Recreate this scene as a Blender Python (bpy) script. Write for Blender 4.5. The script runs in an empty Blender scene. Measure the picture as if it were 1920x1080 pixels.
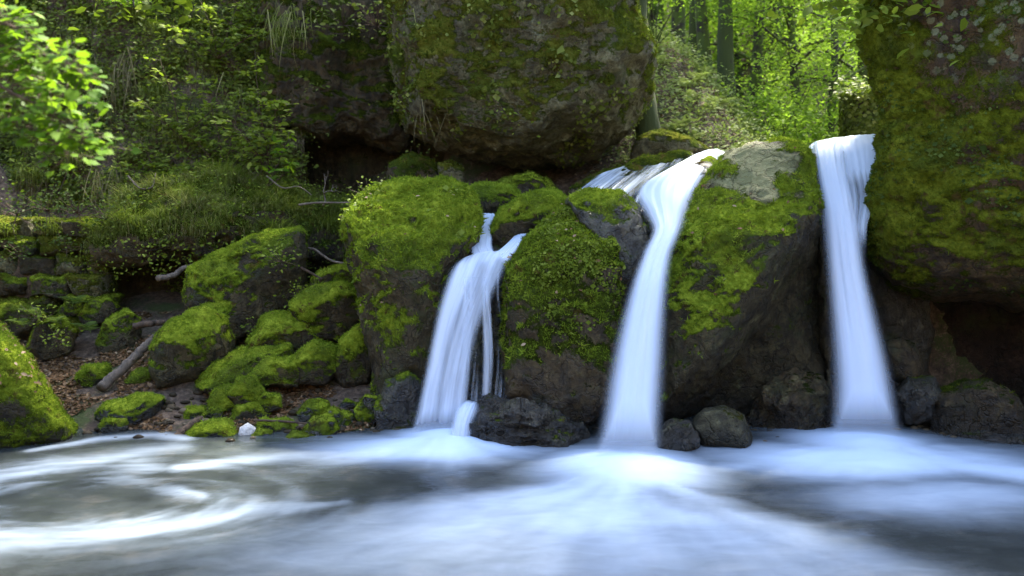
import bpy, bmesh, math, random
import numpy as np
from mathutils import Vector
random.seed(7)
rng = np.random.default_rng(7)
SC = bpy.context.scene
COL = SC.collection
R = math.radians

# ------------------------------------------------------------------ camera
CAM_H, PITCH, FPX = 2.2, math.atan(120/1600), 1600.0
cam = bpy.data.cameras.new("camera")
cam.lens, cam.sensor_width, cam.clip_end, cam.clip_start = 30.0, 36.0, 400.0, 0.05
cam.dof.use_dof, cam.dof.focus_distance, cam.dof.aperture_fstop = True, 9.3, 1.0
camo = bpy.data.objects.new("camera", cam)
COL.objects.link(camo)
camo.location = (0, 0, CAM_H)
camo.rotation_euler = (math.pi/2 - PITCH, 0, 0)
SC.camera = camo

# ------------------------------------------------------------------ light
SUN_EL, SUN_AZ = R(58), R(28)      # azimuth measured from +Y towards +X: the sun stands behind the falls, a little right
w = bpy.data.worlds.new("World")
SC.world = w
w.use_nodes = True
nt = w.node_tree
bg = nt.nodes["Background"]
sky = nt.nodes.new("ShaderNodeTexSky")
sky.sky_type = 'NISHITA'
sky.sun_disc = False
sky.sun_elevation = SUN_EL
sky.sun_rotation = SUN_AZ
sky.air_density, sky.dust_density, sky.ozone_density = 1.0, 2.0, 0.9
nt.links.new(sky.outputs[0], bg.inputs[0])
bg.inputs[1].default_value = 0.14
sl = bpy.data.lights.new("sun", 'SUN')
sl.energy, sl.angle, sl.color = 4.6, R(4), (1.0, 0.93, 0.78)
so = bpy.data.objects.new("sun", sl)
COL.objects.link(so)
d = Vector((math.sin(SUN_AZ)*math.cos(SUN_EL), math.cos(SUN_AZ)*math.cos(SUN_EL), math.sin(SUN_EL)))
so.rotation_euler = d.to_track_quat('Z', 'Y').to_euler()
so.location = (4, 12, 14)
SC.view_settings.view_transform = 'Standard'
SC.view_settings.look = 'None'
SC.view_settings.exposure = 2.85
SC.view_settings.gamma = 1.0
SC.render.engine = 'CYCLES'
SC.cycles.use_denoising = True
SC.cycles.max_bounces = 8
SC.cycles.transparent_max_bounces = 24

# ------------------------------------------------------------------ helpers: projection
def P(px, py, Y):
    """world point seen at photo pixel (px,py) standing at depth Y"""
    a, b = (px-960)/FPX, (540-py)/FPX
    c, s = math.cos(PITCH), math.sin(PITCH)
    fy, fz = c + b*s, -s + b*c
    k = Y/fy
    return np.array([a*k, Y, CAM_H + fz*k])
def G(px, py, z=0.0):
    a, b = (px-960)/FPX, (540-py)/FPX
    c, s = math.cos(PITCH), math.sin(PITCH)
    fy, fz = c + b*s, -s + b*c
    k = (z-CAM_H)/fz
    return np.array([a*k, fy*k, z])
def YB(py):
    """depth of the left bank's surface at photo row py"""
    return 5.35/(0.35 + 0.075 + (py-540)/1600)

# ------------------------------------------------------------------ helpers: noise
def _h(ix, iy, iz, seed):
    h = (ix.astype(np.uint32)*np.uint32(374761393) + iy.astype(np.uint32)*np.uint32(668265263)
         + iz.astype(np.uint32)*np.uint32(2246822519) + np.uint32((seed*3266489917) & 0xffffffff))
    h = (h ^ (h >> np.uint32(15)))*np.uint32(2246822519)
    h = (h ^ (h >> np.uint32(13)))*np.uint32(3266489917)
    return h ^ (h >> np.uint32(16))
def noise(p, seed=0):
    p = np.asarray(p, float)
    f = np.floor(p)
    i = f.astype(np.int64)
    t = p - f
    u = t*t*t*(t*(t*6-15)+10)
    out = 0
    for dx in (0, 1):
        for dy in (0, 1):
            for dz in (0, 1):
                h = _h(i[:, 0]+dx, i[:, 1]+dy, i[:, 2]+dz, seed)
                gx = (h & np.uint32(1023)).astype(float)/511.5-1
                gy = ((h >> np.uint32(10)) & np.uint32(1023)).astype(float)/511.5-1
                gz = ((h >> np.uint32(20)) & np.uint32(1023)).astype(float)/511.5-1
                g = gx*(t[:, 0]-dx)+gy*(t[:, 1]-dy)+gz*(t[:, 2]-dz)
                wgt = (u[:, 0] if dx else 1-u[:, 0])*(u[:, 1] if dy else 1-u[:, 1])*(u[:, 2] if dz else 1-u[:, 2])
                out = out + g*wgt
    return out*1.3
def fbm(p, octv=4, seed=0, gain=0.5, lac=2.03, ridge=False):
    a, f, s = 1.0, 1.0, 0
    for o in range(octv):
        n = noise(p*f, seed+o*17)
        s = s + a*((1-2*np.abs(n))-0.5 if ridge else n)
        a *= gain
        f *= lac
    return s
def sst(a, b, x):
    t = np.clip((x-a)/(b-a), 0, 1)
    return t*t*(3-2*t)
def nrm(v):
    return v/np.maximum(np.linalg.norm(v, axis=-1, keepdims=True), 1e-9)

# ------------------------------------------------------------------ helpers: meshes and objects
def tag(o, label=None, cat=None, group=None, kind=None):
    if label: o['label'] = label
    if cat: o['category'] = cat
    if group: o['group'] = group
    if kind: o['kind'] = kind
    return o
def wloc(o):
    v = np.zeros(3)
    while o is not None:
        v = v + np.array(o.location)
        o = o.parent
    return v
def mk(name, V, F, mat, parent=None, attrs=None, uv=None, smooth=True, loc=None, mats=None, midx=None):
    """one mesh object; V in world coordinates; F one (n,3|4) array or a list of them"""
    if not isinstance(F, list): F = [F]
    F = [np.asarray(f, np.int32) for f in F if len(f)]
    V = np.asarray(V, float)
    if parent is not None: base = wloc(parent)
    elif loc is not None: base = np.asarray(loc, float)
    else:
        base = np.array([V[:, 0].mean(), V[:, 1].mean(), V[:, 2].min()])
    me = bpy.data.meshes.new(name)
    me.vertices.add(len(V))
    me.vertices.foreach_set("co", (V-base).astype(np.float32).ravel())
    loops = np.concatenate([f.ravel() for f in F])
    sizes = np.concatenate([np.full(len(f), f.shape[1], np.int32) for f in F])
    starts = np.concatenate([[0], np.cumsum(sizes)[:-1]]).astype(np.int32)
    me.loops.add(len(loops))
    me.loops.foreach_set("vertex_index", loops)
    me.polygons.add(len(sizes))
    me.polygons.foreach_set("loop_start", starts)
    me.polygons.foreach_set("loop_total", sizes)
    if smooth: me.polygons.foreach_set("use_smooth", np.ones(len(sizes), bool))
    for k, a in (attrs or {}).items():
        at = me.attributes.new(k, 'FLOAT', 'POINT')
        at.data.foreach_set("value", np.asarray(a, np.float32))
    if uv is not None:
        l = me.uv_layers.new(name="flow")
        l.data.foreach_set("uv", np.asarray(uv, np.float32)[loops].ravel())
    if mats:
        for m in mats: me.materials.append(m)
        me.polygons.foreach_set("material_index", np.asarray(midx, np.int32))
    else:
        me.materials.append(mat)
    me.update(calc_edges=True)
    me.validate()
    o = bpy.data.objects.new(name, me)
    COL.objects.link(o)
    if parent is not None: o.parent = parent
    else: o.location = base
    return o
def empty(name, loc, label, cat, group=None):
    o = bpy.data.objects.new(name, None)
    COL.objects.link(o)
    o.location = loc
    return tag(o, label, cat, group)
def vnormals(V, F):
    fn = np.cross(V[F[:, 1]]-V[F[:, 0]], V[F[:, 2]]-V[F[:, 0]])
    n = np.zeros_like(V)
    for k in range(F.shape[1]): np.add.at(n, F[:, k], fn)
    return nrm(n)
_ico = {}
def ico(sub):
    if sub not in _ico:
        bm = bmesh.new()
        bmesh.ops.create_icosphere(bm, subdivisions=sub, radius=1)
        bm.verts.ensure_lookup_table()
        V = np.array([v.co[:] for v in bm.verts])
        F = np.array([[v.index for v in f.verts] for f in bm.faces])
        bm.free()
        _ico[sub] = (V, F)
    return _ico[sub]
def grid_faces(nr, nc, wrap=False):
    i = np.arange(nr-1)[:, None]
    j = np.arange(nc if wrap else nc-1)[None, :]
    j2 = (j+1) % nc
    return np.stack([i*nc+j+0*i, i*nc+j2, (i+1)*nc+j2, (i+1)*nc+j], -1).reshape(-1, 4)
def tube(pts, rad, ns=8, rough=0.0, seed=0):
    pts = np.asarray(pts, float)
    n = len(pts)
    rad = np.broadcast_to(np.asarray(rad, float), (n,))
    T = nrm(np.gradient(pts, axis=0))
    ref = np.where(np.abs(T[:, 2:3]) > .9, np.array([[1., 0, 0]]), np.array([[0, 0, 1.]]))
    A = nrm(np.cross(T, ref))
    B = np.cross(T, A)
    th = np.linspace(0, 2*math.pi, ns, endpoint=False)
    V = pts[:, None]+rad[:, None, None]*(np.cos(th)[None, :, None]*A[:, None]+np.sin(th)[None, :, None]*B[:, None])
    V = V.reshape(-1, 3)
    if rough:
        c = np.repeat(pts, ns, 0)
        V = c+(V-c)*(1+rough*fbm(V*np.array([9, 9, 3.])+seed, 3, seed))[:, None]
    V = np.vstack([V, pts[:1], pts[-1:]])
    Fq = grid_faces(n, ns, True)
    j = np.arange(ns)
    j2 = (j+1) % ns
    F3 = np.vstack([np.stack([j2, j, 0*j+n*ns], -1), np.stack([(n-1)*ns+j, (n-1)*ns+j2, 0*j+n*ns+1], -1)])
    return V, [Fq, F3]
def catmull(K, n):
    K = np.asarray(K, float)
    m = len(K)
    E = np.vstack([2*K[:1]-K[1:2], K, 2*K[-1:]-K[-2:-1]])
    t = np.linspace(0, m-1, n)
    i = np.minimum(t.astype(int), m-2)
    f = (t-i)[:, None]
    p0, p1, p2, p3 = E[i], E[i+1], E[i+2], E[i+3]
    return .5*(2*p1+(p2-p0)*f+(2*p0-5*p1+4*p2-p3)*f*f+(3*p1-p0-3*p2+p3)*f**3)
class Bag:
    """collects vertices/faces/tint of many small pieces for one mesh"""
    def __init__(s): s.V, s.F, s.T, s.n = [], {}, [], 0
    def add(s, V, F, tint=0.5):
        if not isinstance(F, list): F = [F]
        for f in F:
            f = np.asarray(f)
            if len(f): s.F.setdefault(f.shape[1], []).append(f+s.n)
        s.V.append(V)
        s.T.append(np.broadcast_to(np.asarray(tint, float), (len(V),)))
        s.n += len(V)
    def inst(s, tv, tf, pos, X, Yv, Z, scale, tint):
        n, k = len(pos), len(tv)
        if n == 0: return
        sc = np.broadcast_to(np.asarray(scale, float), (n,))[:, None, None]
        V = pos[:, None]+sc*(tv[None, :, 0:1]*X[:, None]+tv[None, :, 1:2]*Yv[:, None]+tv[None, :, 2:3]*Z[:, None])
        F = [(np.asarray(f)[None]+(np.arange(n)*k)[:, None, None]).reshape(-1, np.asarray(f).shape[1]) for f in (tf if isinstance(tf, list) else [tf])]
        s.add(V.reshape(-1, 3), F, np.repeat(np.broadcast_to(tint, (n,)), k))
    def build(s, name, mat, parent=None, smooth=True, loc=None):
        return mk(name, np.concatenate(s.V), [np.concatenate(f) for f in s.F.values()], mat, parent, {'tint': np.concatenate(s.T)}, smooth=smooth, loc=loc)
def frames(Z, yaw=None):
    """orthonormal frames whose third axis is Z"""
    Z = nrm(Z)
    n = len(Z)
    a = rng.uniform(0, 2*math.pi, n) if yaw is None else yaw
    h = np.stack([np.cos(a), np.sin(a), 0*a+.01], -1)
    X = nrm(h-(h*Z).sum(-1, keepdims=True)*Z)
    return X, np.cross(Z, X), Z
# leaf and blade templates: x = length, y = width, z = normal
LEAF_V = np.array([[0, 0, 0], [.3, .25, .05], [.3, -.25, .05], [.68, .22, .03], [.68, -.22, .03], [1, 0, -.1], [.5, 0, 0]])
LEAF_F = np.array([[0, 2, 6], [0, 6, 1], [2, 4, 6], [1, 6, 3], [4, 5, 6], [3, 6, 5]])
DIA_V = np.array([[0, 0, 0], [.45, .28, .07], [1, 0, -.06], [.45, -.28, .07]])
DIA_F = np.array([[0, 3, 2], [0, 2, 1]])
_mp = [(0, .06), (-.08, .3), (.12, .28), (.14, .52), (.3, .36), (.42, .44), (.55, .5), (.56, .32), (.72, .28), (.72, .14), (1, 0)]
MAP_V = np.array([[x, y, .06*abs(y)-.12*x*x] for x, y in _mp]+[[x, -y, .06*abs(y)-.12*x*x] for x, y in _mp[:-1][::-1]]+[[.3, 0, .0]])
MAP_F = np.array([[i+1, i, 21] for i in range(20)]+[[0, 20, 21]])
def blade_tpl(droop, seg=4, wd=.04):
    V, F = [], []
    for i in range(seg+1):
        t = i/seg
        x = t*(1-.25*droop*t)
        z = t*(1-t*droop*.9)*1.0
        ww = wd*(1-t)**.7
        V += [[x*.55, ww, z], [x*.55, -ww, z]]
    for i in range(seg): F.append([2*i, 2*i+1, 2*i+3, 2*i+2])
    return np.array(V), np.array(F)
BLADE = [blade_tpl(d_) for d_ in (.5, .9, 1.3)]
FINE = [blade_tpl(d_, 4, .013) for d_ in (.35, .8, 1.25)]
TUFT_V = np.array([[.12, .14, 0], [-.18, -.05, 0], [.5, .5, .62], [-.1, .16, 0], [.1, -.16, 0], [-.62, .2, .7], [-.12, 0, 0], [.16, .02, 0], [.15, -.6, .72]])
TUFT_F = np.array([[0, 1, 2], [3, 4, 5], [6, 7, 8]])
def frond_tpl(n=11):
    V, F = [], []
    for i in range(n):
        t = (i+.5)/n
        x, z = t*(1-.12*t), .5*t-.62*t*t
        L = .34*math.sin(math.pi*min(1, (t+.12)**.75))*(1-.35*t)+.02
        for sd in (1, -1):
            k = len(V)
            V += [[x-.028, 0, z], [x+.03, 0, z], [x+.05+.2*L, sd*L, z-.1*L], [x-.01+.1*L, sd*L*.62, z-.03*L]]
            F.append([k, k+1, k+2, k+3] if sd > 0 else [k+3, k+2, k+1, k])
    for i in range(n):
        t0, t1 = i/n, (i+1)/n
        k = len(V)
        for t in (t0, t1):
            V += [[t*(1-.12*t), .009, .5*t-.62*t*t+.004], [t*(1-.12*t), -.009, .5*t-.62*t*t+.004]]
        F.append([k, k+1, k+3, k+2])
    return np.array(V), np.array(F)
FROND_V, FROND_F = frond_tpl()

# ------------------------------------------------------------------ helpers: materials
def newmat(name):
    m = bpy.data.materials.new(name)
    m.use_nodes = True
    t = m.node_tree
    t.nodes.clear()
    return m, t, t.nodes.new("ShaderNodeOutputMaterial")
def N(t, typ, **kw):
    n = t.nodes.new(typ)
    for k, v in kw.items():
        if k in n.inputs: n.inputs[k].default_value = v
        else: setattr(n, k, v)
    return n
def math_(t, op, a, b=None, c=None, clamp=False):
    n = t.nodes.new("ShaderNodeMath")
    n.operation, n.use_clamp = op, clamp
    for i, x in enumerate((a, b, c)):
        if x is None: continue
        if isinstance(x, (int, float)): n.inputs[i].default_value = x
        else: t.links.new(x, n.inputs[i])
    return n.outputs[0]
def mix(t, fac, a, b):
    n = t.nodes.new("ShaderNodeMix")
    n.data_type = 'RGBA'
    for s, x in ((n.inputs[0], fac), (n.inputs[6], a), (n.inputs[7], b)):
        if isinstance(x, (int, float)): s.default_value = x
        elif isinstance(x, tuple): s.default_value = (*x, 1)
        else: t.links.new(x, s)
    return n.outputs[2]
def ramp(t, fac, stops):
    n = t.nodes.new("ShaderNodeValToRGB")
    e = n.color_ramp.elements
    while len(e) < len(stops): e.new(.5)
    for i, (p, c) in enumerate(stops):
        e[i].position = p
        e[i].color = (*c, 1)
    t.links.new(fac, n.inputs[0])
    return n.outputs[0]
def smooth(t, x, a, b):
    n = t.nodes.new("ShaderNodeMapRange")
    n.interpolation_type = 'SMOOTHSTEP'
    t.links.new(x, n.inputs[0])
    n.inputs[1].default_value, n.inputs[2].default_value = a, b
    return n.outputs[0]
def ntex(t, vec, scale, detail=5, rough=.6, dist=0.0):
    n = N(t, "ShaderNodeTexNoise", Scale=scale, Detail=detail, Roughness=rough, Distortion=dist)
    t.links.new(vec, n.inputs['Vector'])
    return n.outputs['Fac']
def attr(t, name): return N(t, "ShaderNodeAttribute", attribute_name=name).outputs['Fac']

def rock_mat(name, dark, mid, light, mossA=(.036, .054, .005), mossB=(.160, .215, .016), mossC=(.33, .395, .036), wetness=.0, lichen=False):
    m, t, out = newmat(name)
    geo = N(t, "ShaderNodeNewGeometry")
    p = geo.outputs['Position']
    n1, n2, n3 = ntex(t, p, 1.7, 6), ntex(t, p, 9, 6, .65), ntex(t, p, 45, 4, .7)
    s = math_(t, 'ADD', math_(t, 'MULTIPLY', n1, .5), math_(t, 'MULTIPLY', n2, .5))
    col = ramp(t, s, [(.36, dark), (.5, mid), (.66, light)])
    col = mix(t, math_(t, 'MULTIPLY', smooth(t, n3, .45, .7), .45), col, dark)
    mps = N(t, "ShaderNodeMapping")
    mps.inputs['Scale'].default_value = (1, 1, .16)
    t.links.new(p, mps.inputs[0])
    drip = ntex(t, mps.outputs[0], 7, 5, .65)
    col = mix(t, math_(t, 'MULTIPLY', smooth(t, drip, .50, .62), .7), col, dark)
    stain = ntex(t, p, 4.3, 7, .72, .4)
    col = mix(t, math_(t, 'MULTIPLY', smooth(t, stain, .56, .66), .55), col, (light[0]*.95, light[1]*1.0, light[2]*.85))
    col = mix(t, math_(t, 'MULTIPLY', smooth(t, ntex(t, p, 2.6, 6, .7), .50, .66), .6), col, (.030, .036, .006))
    sz = N(t, "ShaderNodeSeparateXYZ")
    t.links.new(p, sz.inputs[0])
    wl = smooth(t, math_(t, 'ADD', sz.outputs[2], math_(t, 'MULTIPLY', math_(t, 'SUBTRACT', n2, .5), .6)), .55, .08)
    col = mix(t, math_(t, 'MULTIPLY', wl, .75), col, (.008, .007, .005))
    pl = attr(t, 'pale')
    col = mix(t, math_(t, 'MULTIPLY', smooth(t, math_(t, 'ADD', pl, math_(t, 'ADD', math_(t, 'MULTIPLY', math_(t, 'SUBTRACT', n2, .5), 1.6), math_(t, 'MULTIPLY', math_(t, 'SUBTRACT', n1, .5), 1.6))), .15, 1.0), .62), col, mix(t, n3, (.21, .215, .080), (.36, .365, .175)))
    mus = N(t, "ShaderNodeTexVoronoi", Scale=26.0, feature='F1')
    t.links.new(p, mus.inputs['Vector'])
    mo = attr(t, 'moss')
    br = math_(t, 'ADD', math_(t, 'MULTIPLY', math_(t, 'SUBTRACT', n2, .5), 1.5), math_(t, 'MULTIPLY', math_(t, 'SUBTRACT', n3, .5), .9))
    mf = smooth(t, math_(t, 'ADD', mo, br), .34, .70)
    m1 = ntex(t, p, 3.2, 5)
    m2 = ntex(t, p, 28, 5, .7)
    m3 = ntex(t, p, 120, 3, .7)
    ms = math_(t, 'ADD', math_(t, 'MULTIPLY', m1, .55), math_(t, 'MULTIPLY', m2, .45))
    ms = math_(t, 'ADD', ms, math_(t, 'MULTIPLY', math_(t, 'SUBTRACT', mo, .82), .42))
    mc = ramp(t, ms, [(.34, mossA), (.52, mossB), (.70, mossC)])
    mc = mix(t, smooth(t, math_(t, 'SUBTRACT', ntex(t, p, 6, 4), 0), .56, .68), mc, (.085, .062, .018))
    mc = mix(t, math_(t, 'MULTIPLY', smooth(t, ntex(t, p, 1.3, 5, .6), .48, .64), .75), mc, (.060, .085, .016))
    c = mix(t, mf, col, mc)
    if lichen:
        v = N(t, "ShaderNodeTexVoronoi", Scale=9.0, feature='F1')
        t.links.new(p, v.inputs['Vector'])
        wob = math_(t, 'ADD', v.outputs['Distance'], math_(t, 'MULTIPLY', math_(t, 'SUBTRACT', n3, .5), .35))
        k = math_(t, 'MULTIPLY', math_(t, 'SUBTRACT', 1.0, smooth(t, wob, .30, .40)), attr(t, 'lichen'))
        c = mix(t, math_(t, 'MULTIPLY', k, .75), c, (.20, .22, .12))
    rgh = math_(t, 'SUBTRACT', math_(t, 'ADD', math_(t, 'MULTIPLY', mf, .35), math_(t, 'ADD', .55-.34*wetness, math_(t, 'MULTIPLY', n3, .25))), math_(t, 'MULTIPLY', wl, .3), clamp=True)
    crk = N(t, "ShaderNodeTexVoronoi", Scale=3.4, feature='DISTANCE_TO_EDGE')
    wv_ = N(t, "ShaderNodeVectorMath", operation='ADD')
    nn_ = N(t, "ShaderNodeTexNoise", Scale=2.5, Detail=4)
    t.links.new(p, nn_.inputs['Vector'])
    t.links.new(p, wv_.inputs[0])
    t.links.new(nn_.outputs['Color'], wv_.inputs[1])
    t.links.new(wv_.outputs[0], crk.inputs['Vector'])
    cr = smooth(t, crk.outputs['Distance'], 0.0, .05)
    c = mix(t, math_(t, 'MULTIPLY', math_(t, 'MULTIPLY', smooth(t, crk.outputs['Distance'], .03, .0), math_(t, 'SUBTRACT', 1.0, mf)), .55), c, dark)
    hgt = math_(t, 'ADD', math_(t, 'ADD', math_(t, 'MULTIPLY', n2, 1.7), math_(t, 'MULTIPLY', n3, .8)), math_(t, 'MULTIPLY', cr, .5))
    hm = math_(t, 'ADD', math_(t, 'MULTIPLY', m2, 1.1), math_(t, 'MULTIPLY', m3, .5))
    hm = math_(t, 'SUBTRACT', hm, math_(t, 'MULTIPLY', mus.outputs['Distance'], .5))
    hh = math_(t, 'ADD', math_(t, 'MULTIPLY', mf, math_(t, 'ADD', hm, .5)), math_(t, 'MULTIPLY', math_(t, 'SUBTRACT', 1.0, mf), hgt))
    b = N(t, "ShaderNodeBump", Strength=.9, Distance=.045)
    t.links.new(hh, b.inputs['Height'])
    bs = N(t, "ShaderNodeBsdfPrincipled")
    t.links.new(c, bs.inputs['Base Color'])
    t.links.new(rgh, bs.inputs['Roughness'])
    t.links.new(b.outputs[0], bs.inputs['Normal'])
    t.links.new(math_(t, 'MULTIPLY', math_(t, 'SUBTRACT', 1.0, mf), .35+.35*wetness), bs.inputs['Specular IOR Level'])
    t.links.new(bs.outputs[0], out.inputs[0])
    return m
def leaf_mat(name, a, b, c=None, trans=.35, rough=.5):
    m, t, out = newmat(name)
    ti = attr(t, 'tint')
    col = ramp(t, ti, [(0.0, a), (.55, b), (1.0, c or b)])
    bs = N(t, "ShaderNodeBsdfPrincipled", Roughness=rough)
    bs.inputs['Specular IOR Level'].default_value = .08
    t.links.new(col, bs.inputs['Base Color'])
    tr = N(t, "ShaderNodeBsdfTranslucent")
    warm = mix(t, .35, col, (.24, .40, .012))
    t.links.new(warm, tr.inputs[0])
    mx = N(t, "ShaderNodeMixShader")
    mx.inputs[0].default_value = trans
    t.links.new(bs.outputs[0], mx.inputs[1])
    t.links.new(tr.outputs[0], mx.inputs[2])
    t.links.new(mx.outputs[0], out.inputs[0])
    return m
def bark_mat(name, a, b, moss=0.0, mcol=(.07, .10, .01)):
    m, t, out = newmat(name)
    p = N(t, "ShaderNodeNewGeometry").outputs['Position']
    mp = N(t, "ShaderNodeMapping")
    mp.inputs['Scale'].default_value = (1, 1, .25)
    t.links.new(p, mp.inputs[0])
    n1, n2 = ntex(t, mp.outputs[0], 18, 6, .7), ntex(t, p, 3, 5)
    c = ramp(t, n1, [(.35, a), (.65, b)])
    if moss: c = mix(t, math_(t, 'MULTIPLY', smooth(t, n2, .55-.3*moss, .7-.3*moss), .85), c, mcol)
    bu = N(t, "ShaderNodeBump", Strength=.9, Distance=.03)
    t.links.new(n1, bu.inputs['Height'])
    bs = N(t, "ShaderNodeBsdfPrincipled", Roughness=.85)
    t.links.new(c, bs.inputs['Base Color'])
    t.links.new(bu.outputs[0], bs.inputs['Normal'])
    t.links.new(bs.outputs[0], out.inputs[0])
    return m

M = {}
M['rock'] = rock_mat('mossy_rock', (.014, .010, .004), (.056, .041, .017), (.12, .092, .042))
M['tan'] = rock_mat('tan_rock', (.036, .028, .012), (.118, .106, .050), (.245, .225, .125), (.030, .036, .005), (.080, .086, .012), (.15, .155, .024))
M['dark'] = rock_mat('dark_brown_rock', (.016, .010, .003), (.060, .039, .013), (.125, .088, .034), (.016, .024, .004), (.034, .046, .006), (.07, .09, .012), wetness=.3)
M['deep'] = rock_mat('deep_red_brown_rock', (.008, .004, .002), (.026, .013, .007), (.055, .031, .018), (.012, .016, .003), (.022, .028, .004), (.04, .05, .008))  # red-brown rock, darkened in colour to deepen the shade under the right cliff
M['wet'] = rock_mat('wet_grey_rock', (.012, .010, .006), (.048, .040, .026), (.15, .13, .09), wetness=.9)
M['cliff'] = rock_mat('right_cliff_rock', (.018, .010, .003), (.070, .040, .012), (.13, .082, .030), (.034, .044, .004), (.105, .125, .010), (.20, .225, .022), lichen=True)
M['pale'] = rock_mat('pale_top_rock', (.015, .011, .004), (.054, .041, .016), (.11, .088, .038))
M['moss'] = leaf_mat('moss_tufts', (.060, .090, .008), (.165, .23, .018), (.31, .385, .04), .3, .9)
M['mossd'] = leaf_mat('dark_moss_tufts', (.026, .036, .004), (.072, .090, .008), (.14, .16, .016), .2, .9)
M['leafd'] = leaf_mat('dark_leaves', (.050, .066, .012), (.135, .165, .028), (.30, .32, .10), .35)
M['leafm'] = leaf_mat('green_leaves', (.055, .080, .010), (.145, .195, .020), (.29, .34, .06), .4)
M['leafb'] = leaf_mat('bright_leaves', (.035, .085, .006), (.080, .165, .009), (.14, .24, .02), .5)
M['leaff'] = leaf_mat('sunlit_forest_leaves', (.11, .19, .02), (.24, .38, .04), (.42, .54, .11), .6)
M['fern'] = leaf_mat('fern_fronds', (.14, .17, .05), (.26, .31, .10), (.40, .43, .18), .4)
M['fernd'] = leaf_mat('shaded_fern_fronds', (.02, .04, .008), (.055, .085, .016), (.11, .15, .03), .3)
M['grass'] = leaf_mat('grass_blades', (.075, .090, .016), (.18, .21, .045), (.42, .38, .17), .35)
M['straw'] = leaf_mat('dry_grass_blades', (.09, .075, .03), (.17, .14, .07), (.26, .22, .12), .3)
M['litter'] = leaf_mat('fallen_leaves', (.07, .036, .015), (.17, .095, .045), (.38, .28, .17), .1)
M['bark'] = bark_mat('dark_bark', (.012, .009, .006), (.05, .038, .025), .5)
M['barkm'] = bark_mat('mossy_bark', (.012, .009, .005), (.045, .034, .018), 1.0, (.040, .055, .006))
M['twig'] = bark_mat('grey_wood', (.06, .045, .032), (.17, .13, .095))
M['twigd'] = bark_mat('brown_wood', (.03, .018, .010), (.10, .062, .036))

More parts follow.
